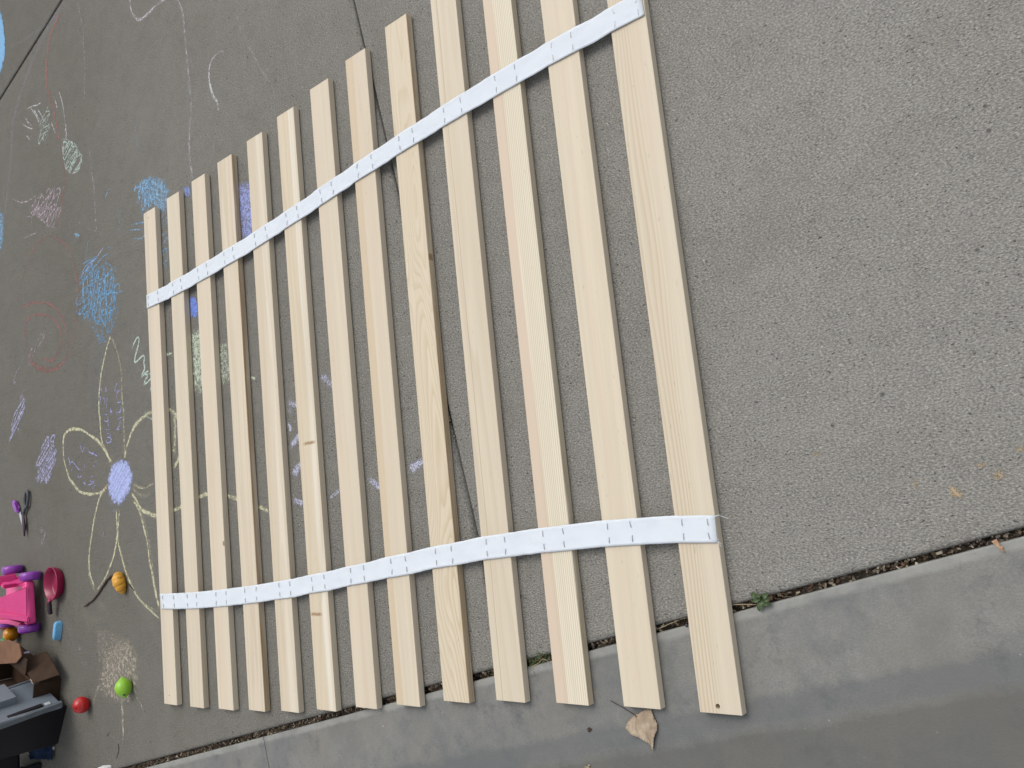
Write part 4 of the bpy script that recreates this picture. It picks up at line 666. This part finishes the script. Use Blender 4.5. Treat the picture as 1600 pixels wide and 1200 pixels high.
stick('dry_straw', GRASS_PTS[:3] + [(GRASS_PTS[3][0]+.004, GRASS_PTS[3][1]-.014)], .001, .0007, STRAWM, 'pale dry straw lying along the green grass tuft', 'straw')
stick('twig', TWIG_PTS[::-1], .0035, .0040, TWIGM, 'thin curved dark brown twig running behind the toy croissant', 'twig')
stick('twig', TWIG2_PTS, .002, .0016, TWIGM, 'tiny dark twig piece just right of the toy croissant', 'twig')
stick('twig', STEM1_PTS, .001, .0010, TWIGM, 'short dark stem below the sandy chalk smudge', 'twig')
stick('twig', STEM2_PTS, .001, .0009, TWIGM, 'tiniest dark stem left of the short one below the sandy smudge', 'twig')
# big dry leaf
g = G('dry_leaf'); P = g.obj()
c = g.mix(g.ramp(g.noise(P, 60, 4, .6), .35, .65), (.44, .36, .265), (.32, .245, .17))
c = g.mix(g.ramp(g.noise(g.scale(P, 160, 40, 100), 1, 2), .55, .7, 0, .4), c, (.24, .16, .10))
c = g.mix(g.ramp(g.noise(P, 420, 2), .7, .74, 0, .7), c, (.10, .06, .035)); g.col(c); g.link(.7, 'Roughness'); g.link(.3, 'Specular IOR Level')
g.bump(g.noise(g.scale(P, 1, .35, 1), 220, 4, .65), .0022, .9); DRY = g.m
def dry_leaf(name, outline, label, zf, stem=None, jag=.0008, mat=DRY):
    cx = sum(p[0] for p in outline)/len(outline); cy = sum(p[1] for p in outline)/len(outline)
    t = thing(name, (cx, cy, 0), label, 'leaf')
    pts = []
    for (x0, y0), (x1, y1) in zip(outline, outline[1:]+outline[:1]):
        L = math.hypot(x1-x0, y1-y0); n = max(2, int(L/.0022))
        for k in range(n):
            s = k/n; j = jag*(1 if k % 2 else -.3)
            pts.append((x0+(x1-x0)*s - cx + (y1-y0)/L*j, y0+(y1-y0)*s - cy - (x1-x0)/L*j))
    bm = bmesh.new(); R = 7; rings = []
    for r in range(1, R+1):
        f = r/R; rings.append([bm.verts.new((x*f, y*f, zf(x*f, y*f))) for x, y in pts])
    c0 = bm.verts.new((0, 0, zf(0, 0))); n = len(pts)
    for k in range(n): bm.faces.new((c0, rings[0][k], rings[0][(k+1) % n]))
    for a, b in zip(rings, rings[1:]):
        for k in range(n): bm.faces.new((a[k], b[k], b[(k+1) % n], a[(k+1) % n]))
    bl = mesh_obj('blade', bm, mat, t, smooth=True)
    md = bl.modifiers.new('thickness', 'SOLIDIFY'); md.thickness = .0003
    if stem:
        bm = bmesh.new(); tube(bm, [(x-cx, y-cy, z) for x, y, z in stem], .0008, 6); mesh_obj('stem', bm, TWIGM, t, smooth=True)
    return t
def zbig(x, y):
    return .0045 + .0035*math.sin(x*150+y*70) *.5 + 2.6*max(0, x-.012)**1.5*.25 + .0009*math.sin((x-y*.6)*260) + .0015*noise.noise(Vector((x*120, y*120, 2))) + max(0, (-y-.02))*.12
dry_leaf('fallen_leaf', LEAF_PTS, 'large dry tan leaf with serrated edge lying against the end of a slat', zbig, stem=[(LEAFSTEM_PTS[0][0], LEAFSTEM_PTS[0][1], .006), (LEAFSTEM_PTS[1][0], LEAFSTEM_PTS[1][1], .0045), (LEAFSTEM_PTS[2][0], LEAFSTEM_PTS[2][1], .005), (LEAFSTEM_PTS[2][0]+.003, LEAFSTEM_PTS[2][1]-.004, .0045)])
g = G('dry_leaf_orange'); g.col(g.mix(g.ramp(g.noise(g.obj(), 150, 3), .4, .6), (.46, .29, .18), (.34, .19, .11))); g.link(.7, 'Roughness')
dry_leaf('fallen_leaf', LEAF2_PTS, 'small curled orange brown leaf tipped over the joint at the right edge', lambda x, y: .002 + .12*max(0, y+.003) + .001*math.sin(x*500), jag=.0002, mat=g.m)
for (cx, cy), rr, lab in ((SEED_PTS[0], .006, 'small dark seed cluster on the garage slab left of the big leaf'), (SEED2_PTS[0], .005, 'small pale crumb cluster at the bottom edge below the seed cluster')):
    bm = bmesh.new()
    for k in range(12):
        a = random.uniform(0, 6.28); q = random.uniform(0, rr)
        bmesh.ops.create_icosphere(bm, subdivisions=1, radius=random.uniform(.0008, .0018), matrix=Matrix.Translation((q*math.cos(a), q*math.sin(a), .0015)) @ Matrix.Diagonal((1.5, .8, .8, 1)))
    o = mesh_obj('seed_cluster', bm, TWIGM if rr > .0055 else STRAWM, smooth=True); o.location = (cx, cy, 0); tag(o, lab, 'debris')
STONE = plain('dark_pebble', (.055, .055, .065), .6, .4, bump=.001, var=.3)
def pebble(x, y, r, lab, mat=STONE, sq=.55):
    bm = bmesh.new(); bmesh.ops.create_icosphere(bm, subdivisions=2, radius=r)
    for v in bm.verts: v.co *= 1+.25*noise.noise(v.co*300); v.co.z *= sq
    o = mesh_obj('pebble', bm, mat, smooth=True); o.location = (x, y, r*sq*.8); tag(o, lab, 'pebble')
pebble(*PEBBLE_PTS[0], .0028, 'small black pebble at the joint left of the rightmost slat')
# ------------------------------------------------------------------ toys
def fruit(name, loc, prof, colm, label, seg=32, tilt=(0, 0, 0), parts=()):
    t = thing(name, loc, label, 'toy food')
    bm = bmesh.new(); lathe(bm, prof, seg); o = mesh_obj('body', bm, colm, t, smooth=True); o.rotation_euler = tilt
    return t, o
def ball_prof(r, h, top=.0, n=14, dimple=.15):
    return [(0, -h*(1-dimple))] + [(r*math.sin(math.pi*k/n)*(1+.06*math.cos(math.pi*k/n)), -h*math.cos(math.pi*k/n)) for k in range(1, n)] + [(0, h*(1-dimple))]
REDP = plain('red_plastic', (.42, .012, .012), .25, .5, var=.05); GREENP = plain('lime_plastic', (.25, .50, .035), .35, .5, var=.05)
ORP = plain('orange_plastic', (.62, .26, .01), .25, .5, var=.06); PINKP = plain('pink_plastic', (.76, .07, .27), .34, .5, bump=.0008, bscale=45, var=.06)
PURP = plain('purple_plastic', (.24, .045, .36), .3, .5, var=.06); CRIM = plain('crimson_plastic', (.26, .004, .05), .25, .5, var=.08)
BLKP = plain('black_plastic', (.012, .012, .015), .4, .4, var=.1); BROWNP = plain('toy_bread', (.66, .33, .035), .4, .4, bump=.0015, bscale=60, var=.1)
DGREEN = plain('green_plastic', (.03, .22, .03), .35, .4)
t, o = fruit('toy_apple', (-.530, -.137, .024), ball_prof(.0262, .024), REDP, 'shiny red toy apple on bare concrete, left of the toy lime', tilt=(.3, .5, 0))
bm = bmesh.new(); tube(bm, [(.010, -.004, .018), (.0125, -.005, .024)], .0016, 6); mesh_obj('stem', bm, TWIGM, t)
lime_prof = [(0, -.031), (.004, -.030), (.007, -.0265)] + [(.024*math.sin(math.pi*k/12)**.9, -.026*math.cos(math.pi*k/12)) for k in range(2, 11)] + [(.007, .0265), (.0045, .030), (0, .031)]
t, o = fruit('toy_lime', (-.238, -.066, .0225), lime_prof, GREENP, 'bright green toy lime lying on the sandy chalk smudge', tilt=(math.pi/2, 0, .25))
bm = bmesh.new(); bmesh.ops.create_cone(bm, cap_ends=True, segments=14, radius1=.0045, radius2=.003, depth=.002, matrix=Matrix.Translation((.017, -.017, .006)) @ Matrix.Rotation(1.3, 4, 'Y')); mesh_obj('suction_hole', bm, BLKP, t)
# croissant: segmented crescent
t = thing('toy_croissant', (-.255, .232, 0), 'golden yellow segmented toy croissant beside the curved twig', 'toy food')
ctr = [(-.017, .028), (-.008, .024), (.000, .014), (.005, .003), (.007, -.008), (.006, -.018), (.003, -.027)]
cc = catmull([(x, y, .016) for x, y in ctr], .0016); bm = bmesh.new(); rad = []
for i, p in enumerate(cc):
    s = i/(len(cc)-1); env = .0195*(math.sin(math.pi*min(1, .16+s*.80))**.7); rad.append(max(.002, env*(1 - .13*abs(math.cos(math.pi*5*s))**6)))
    p.z = max(rad[-1]*.9, .006)
tube(bm, cc, rad, 20); mesh_obj('body', bm, BROWNP, t, smooth=True)
# sidewalk chalk sticks
def chalk_stick(a, b, w, colr, label, name='chalk_stick'):
    a, b = Vector((*a, 0)), Vector((*b, 0)); L = (b-a).length; ang = math.atan2(b.y-a.y, b.x-a.x)
    bm = bmesh.new(); h = w*.85
    sec = [(-w*.5, 0), (w*.5, 0), (w*.38, h), (-w*.34, h)]
    st = [(0, .62), (.12*L, 1), (.5*L, 1), (.88*L, 1), (L, .7)]; pv = None; rr = []
    for x, k in st: rr.append([bm.verts.new((x, u*k, v*(k*.6+.4))) for u, v in sec])
    for p_, q_ in zip(rr, rr[1:]):
        for k in range(4): bm.faces.new((p_[k], p_[(k+1) % 4], q_[(k+1) % 4], q_[k]))
    bm.faces.new(rr[0][::-1]); bm.faces.new(rr[-1])
    bmesh.ops.bevel(bm, geom=bm.edges[:], offset=w*.07, segments=2, affect='EDGES')
    o = mesh_obj(name, bm, plain('chalk_body', colr, .95, .1, bump=.0008, bscale=250, var=.1)); auto_smooth(o, 35)
    o.location = (a.x, a.y, 0); o.rotation_euler = (0, 0, ang); tag(o, label, 'chalk')
chalk_stick((-.722, .118), (-.742, .058), .026, (.17, .42, .66), 'stubby light blue chalk stick on the concrete below the red toy pan')
chalk_stick((-1.015, .006), (-.985, -.022), .022, (.42, .40, .62), 'small lilac chalk stub peeking out between the cardboard flaps')
chalk_stick((-.4477, -.328), (-.3816, -.3185), .022, (.72, .72, .70), 'white chalk stick cut off by the bottom edge of the picture')
# toy frying pan
pan = thing('toy_frying_pan', (-.735, .246, 0), 'round crimson toy frying pan with a short black handle', 'toy pan')
bm = bmesh.new(); lathe(bm, [(0, .0035), (.044, .0035), (.047, .006), (.0535, .028), (.056, .0285), (.0565, .0265), (.050, .004), (.047, .001), (0, .0005)][::-1], 48)
mesh_obj('bowl', bm, CRIM, pan, smooth=True)
bm = bmesh.new(); tube(bm, [(-.010, -.052, .022), (-.018, -.066, .030)], .0065, 10); mesh_obj('handle_socket', bm, CRIM, pan, smooth=True)
bm = bmesh.new(); prism(bm, [(-.0095, 0), (.0095, 0), (.011, -.042), (.006, -.047), (-.006, -.047), (-.011, -.042)], -.005, .005, .002, 2)
h = mesh_obj('handle', bm, BLKP, pan); auto_smooth(h, 35); h.location = (-.014, -.058, .028); h.rotation_euler = (.18, 0, -.32)
# scissors
sc = thing('toy_scissors', (-1.017, .49, 0), 'open toy scissors with one purple and one dark handle at the left edge', 'scissors')
def loop_ring(bm, cx, cy, rx, ry, ang, r, z):
    n = 28; P3 = []
    for k in range(n+1):
        a = 2*math.pi*k/n; x, y = rx*math.cos(a), ry*math.sin(a); P3.append((cx+x*math.cos(ang)-y*math.sin(ang), cy+x*math.sin(ang)+y*math.cos(ang), z))
    tube(bm, P3, r, 8, caps=False)
DGREY = plain('grey_plastic', (.07, .075, .08), .45, .4); BLADE = plain('toy_blade', (.42, .46, .50), .35, .5); MAROON = plain('maroon_plastic', (.045, .012, .03), .35, .5)
bm = bmesh.new(); prism(bm, [(-.084, .062), (-.070, .068), (-.056, .060), (-.045, .036), (-.030, .018), (-.042, .016), (-.062, .024), (-.080, .044)], .004, .016, .005, 3); o = mesh_obj('purple_handle', bm, PURP, sc); auto_smooth(o, 60)
bm = bmesh.new(); loop_ring(bm, .040, .060, .014, .030, -.25, .0055, .009); prism(bm, [(.010, .022), (.028, .040), (.036, .034), (.012, .004), (-.004, .006)], .005, .014, .003, 2); o = mesh_obj('dark_handle', bm, DGREY, sc); auto_smooth(o, 60)
bm = bmesh.new(); prism(bm, [(-.046, .022), (-.030, .020), (.004, -.030), (.010, -.050), (-.006, -.044), (-.034, .000)], .004, .007, .001, 1); mesh_obj('blade', bm, BLADE, sc)
bm = bmesh.new(); prism(bm, [(.000, .020), (.014, .018), (.026, -.040), (.021, -.071), (.017, -.072), (.004, -.040)], .008, .014, .0025, 2); o = mesh_obj('blade_sheath', bm, MAROON, sc); auto_smooth(o, 60)
# push cart
ct = thing('toy_push_cart', (-.90, .187, 0), 'pink plastic toy push cart on purple wheels at the left edge', 'toy cart')
ct0 = Vector((-.90, .187, 0))
def wheel(x, y, sgn):
    bm = bmesh.new(); r = .0345
    lathe(bm, [(0, -.010), (.016, -.010), (.018, -.013), (.026, -.015), (.032, -.012), (r, -.006), (r, .006), (.032, .012), (.026, .015), (.018, .013), (.016, .010), (0, .010)], 40, Matrix.Rotation(math.pi/2, 4, 'X'))
    w = mesh_obj('wheel', bm, PURP, ct, smooth=True); w.location = (x-ct0.x, y-ct0.y, .0345)
    bm = bmesh.new(); lathe(bm, [(0, .013), (.007, .0125), (.010, .009), (.010, -.009), (.007, -.0125), (0, -.013)], 24, Matrix.Rotation(math.pi/2, 4, 'X')); mesh_obj('hub', bm, PURP, w, smooth=True)
for x, y, s in ((-.885, .276, 1), (-.908, .098, -1), (-1.048, .303, 1), (-1.085, .115, -1)): wheel(x, y, s)
def cpoly(name, pts3, thick, parent=ct, mat=PINKP, bev=.004, o0=ct0):
    bm = bmesh.new(); P3 = [Vector(p)-o0 for p in pts3]; nrm = (P3[1]-P3[0]).cross(P3[2]-P3[1]).normalized()
    lo = [bm.verts.new(p) for p in P3]; hi = [bm.verts.new(p - nrm*thick) for p in P3]; n = len(P3)
    bm.faces.new(lo); bm.faces.new(hi[::-1])
    for i in range(n): bm.faces.new((lo[i], hi[i], hi[(i+1) % n], lo[(i+1) % n]))
    bmesh.ops.bevel(bm, geom=bm.edges[:], offset=bev, segments=3, affect='EDGES')
    o = mesh_obj(name, bm, mat, parent); auto_smooth(o, 50); return o
bm = bmesh.new(); box(bm, -.876-ct0.x, .187-ct0.y, .044, .036, .148, .030, rot=.10, bevel=.009, seg=4); o = mesh_obj('bumper', bm, PINKP, ct); auto_smooth(o, 60)
cpoly('front_panel', [(-.862, .243, .050), (-.862, .126, .050), (-.93, .166, .115), (-1.0, .172, .18), (-1.0, .206, .18), (-.93, .211, .115)], .010)
cpoly('panel_rim', [(-.856, .139, .046), (-.856, .118, .048), (-.928, .154, .118), (-.995, .164, .182), (-.995, .172, .182), (-.928, .166, .118)], .018)
cpoly('side_rail', [(-.90, .262, .036), (-1.06, .292, .036), (-1.07, .290, .060), (-1.0, .270, .075), (-.93, .262, .115), (-.905, .256, .115), (-.93, .258, .065), (-.90, .256, .055)], .014)
cpoly('side_rail', [(-.92, .112, .036), (-1.10, .130, .036), (-1.10, .132, .075), (-1.0, .132, .070), (-.92, .120, .060)], .014)
cpoly('side_post', [(-.985, .290, .05), (-.985, .255, .05), (-.985, .245, .26), (-.985, .275, .26)], .02)
cpoly('tray', [(-.90, .25, .040), (-.90, .12, .040), (-1.09, .14, .040), (-1.07, .285, .040)], .008)
bm = bmesh.new(); tube(bm, [(-.10, .08, .24), (-.10, .08, .36), (-.10, -.06, .36), (-.10, -.06, .24)], .011, 12); mesh_obj('push_handle', bm, PURP, ct, smooth=True)
# cluster of toy fruit by the cart
fruit('toy_orange', (-1.105, .072, .025), ball_prof(.0265, .0255), ORP, 'glossy orange toy fruit touching the wheel of the pink cart')
fruit('toy_strawberry', (-1.165, .110, .024), ball_prof(.026, .024), REDP, 'dark red toy fruit half cut off beside the orange one')
fruit('toy_pea_pod', (-1.185, .035, .016), ball_prof(.017, .026), DGREEN, 'green toy vegetable at the very left edge below the orange one', tilt=(math.pi/2, 0, .4))
# cardboard box with flaps open
CARD = plain('brown_cardboard', (.055, .034, .022), .9, .15, bump=.0015, bscale=40, var=.15); CARDT = plain('tan_cardboard', (.22, .115, .068), .85, .2, bump=.002, bscale=25, var=.12)
TAPE = plain('packing_tape', (.13, .10, .075), .25, .6, bump=.0006, bscale=80)
DARKIN = plain('dark_cardboard', (.05, .03, .018), .9, .1)
b0 = Vector((-.76, -.06, 0)); cb = thing('cardboard_box', b0, 'open brown cardboard box with folded flaps at the lower left edge', 'box')
def wall(name, p0, p1, h, th=.004, mat=CARD):
    d = Vector((p1[0]-p0[0], p1[1]-p0[1], 0)).normalized(); n = Vector((-d.y, d.x, 0))*th
    bm = bmesh.new(); prism(bm, [p0, p1, (p1[0]+n.x, p1[1]+n.y), (p0[0]+n.x, p0[1]+n.y)], .0, h, .001, 1)
    return mesh_obj(name, bm, mat, cb)
c_ = [(0.02, -.01), (-.014, -.135), (-.40, -.03), (-.366, .095)]
for i in range(4): wall('side', c_[i], c_[(i+1) % 4], .085)
bm = bmesh.new(); prism(bm, c_, .002, .005); mesh_obj('bottom', bm, DARKIN, cb)
cpoly('flap', [(-.74, -.068, .085), (-.672, -.048, .030), (-.775, .024, .030), (-.86, .000, .085)], .004, cb, CARD, .0012, b0)
cpoly('flap', [(-.80, -.045, .088), (-.765, .006, .094), (-.90, .055, .094), (-.93, -.01, .088)], .004, cb, CARD, .0012, b0)
cpoly('flap', [(-.84, -.004, .102), (-.785, .020, .104), (-.80, .060, .106), (-.90, .072, .106), (-1.10, .052, .104), (-1.10, -.02, .102)], .004, cb, CARDT, .0012, b0)['label'] = 'lighter tan flap on top'
cpoly('tape', [(-.745, -.070, .0865), (-.715, -.061, .062), (-.735, -.046, .062), (-.768, -.056, .0865)], .0006, cb, TAPE, .0001, b0)
# grey plastic cooler lid / tall tote
GREYP = plain('grey_plastic_panel', (.17, .20, .235), .38, .5, bump=.001, bscale=30, var=.06); GREYD = plain('grey_plastic_rim', (.13, .15, .17), .4, .5)
t0 = Vector((-.76, -.11, 0)); tt = thing('storage_tote', t0, 'tall black storage tote with a blue grey side panel at the lower left corner', 'tote')
A_, B_ = Vector((-.87, -.071, .03)), Vector((-.66, -.141, .03)); D_, E_ = Vector((-.87, -.088, .16)), Vector((-.66, -.154, .212))
up1, up2 = (D_-A_).normalized(), (E_-B_).normalized()
cpoly('side_panel', [A_, A_+up1*.42, B_+up2*.42, B_], .014, tt, GREYP, .002, t0)
dAB = (B_-A_).normalized(); nn = dAB.cross(up1).normalized()
if nn.y < 0: nn = -nn
def on(s, h, off): return A_ + dAB*s + up1*h + nn*off
for nm, s0, s1, h0, h1, off, mt in (('rim', .207, .222, -.002, .40, .006, GREYD), ('rim', .0, .012, .0, .40, .004, GREYD), ('slot', .186, .203, .05, .39, .0085, BLKP), ('latch', .183, .200, .025, .042, .004, plain('latch_metal', (.5, .52, .55), .3, .6)), ('handle_block', .02, .13, .105, .22, .030, GREYP)):
    cpoly(nm, [on(s0, h0, off), on(s0, h1, off), on(s1, h1, off), on(s1, h0, off)], -(off+.010) if nn.dot((up1).cross(dAB)) < 0 else (off+.010), tt, mt, .0008, t0)
bm = bmesh.new(); prism(bm, [(-.69-t0.x, -.155-t0.y), (-.775-t0.x, -.288-t0.y), (-1.05-t0.x, -.21-t0.y), (-.93-t0.x, -.10-t0.y)], 0.0, .44, .008, 2); o = mesh_obj('bin', bm, BLKP, tt); auto_smooth(o, 40)
# dark wheeled rack beyond it, with cloth
rk = thing('black_rack', (-.95, -.36, 0), 'black plastic rack in shadow at the bottom left corner', 'rack')
bm = bmesh.new(); box(bm, -.10, -.10, .25, .18, .30, .40, bevel=.01); mesh_obj('shelf_box', bm, BLKP, rk)
for x, y in ((.02, -.01), (-.015, -.20)):
    bm = bmesh.new(); box(bm, x, y, .03, .03, .02, .06, bevel=.004); mesh_obj('leg', bm, BLKP, rk)
CLOTH = plain('navy_cloth', (.02, .04, .09), .95, .1, bump=.004, bscale=60, var=.3)
bm = bmesh.new(); bmesh.ops.create_grid(bm, x_segments=30, y_segments=16, size=1)
for v in bm.verts: v.co = Vector((v.co.x*.10*(1+.15*noise.noise(v.co*3)), v.co.y*.028*(1+.3*noise.noise(v.co*4)), .008+.010*abs(noise.noise(v.co*2.5))))
o = mesh_obj('cloth', bm, CLOTH, smooth=True); o.location = (-.90, -.318, 0); o.rotation_euler = (0, 0, .1); tag(o, 'crumpled navy blue cloth on the concrete beside the black tote', 'cloth')
pebble(-.806, -.300, .008, 'pale crumpled scrap next to the navy cloth', plain('paper_scrap', (.4, .38, .35), .9, .1, bump=.002))
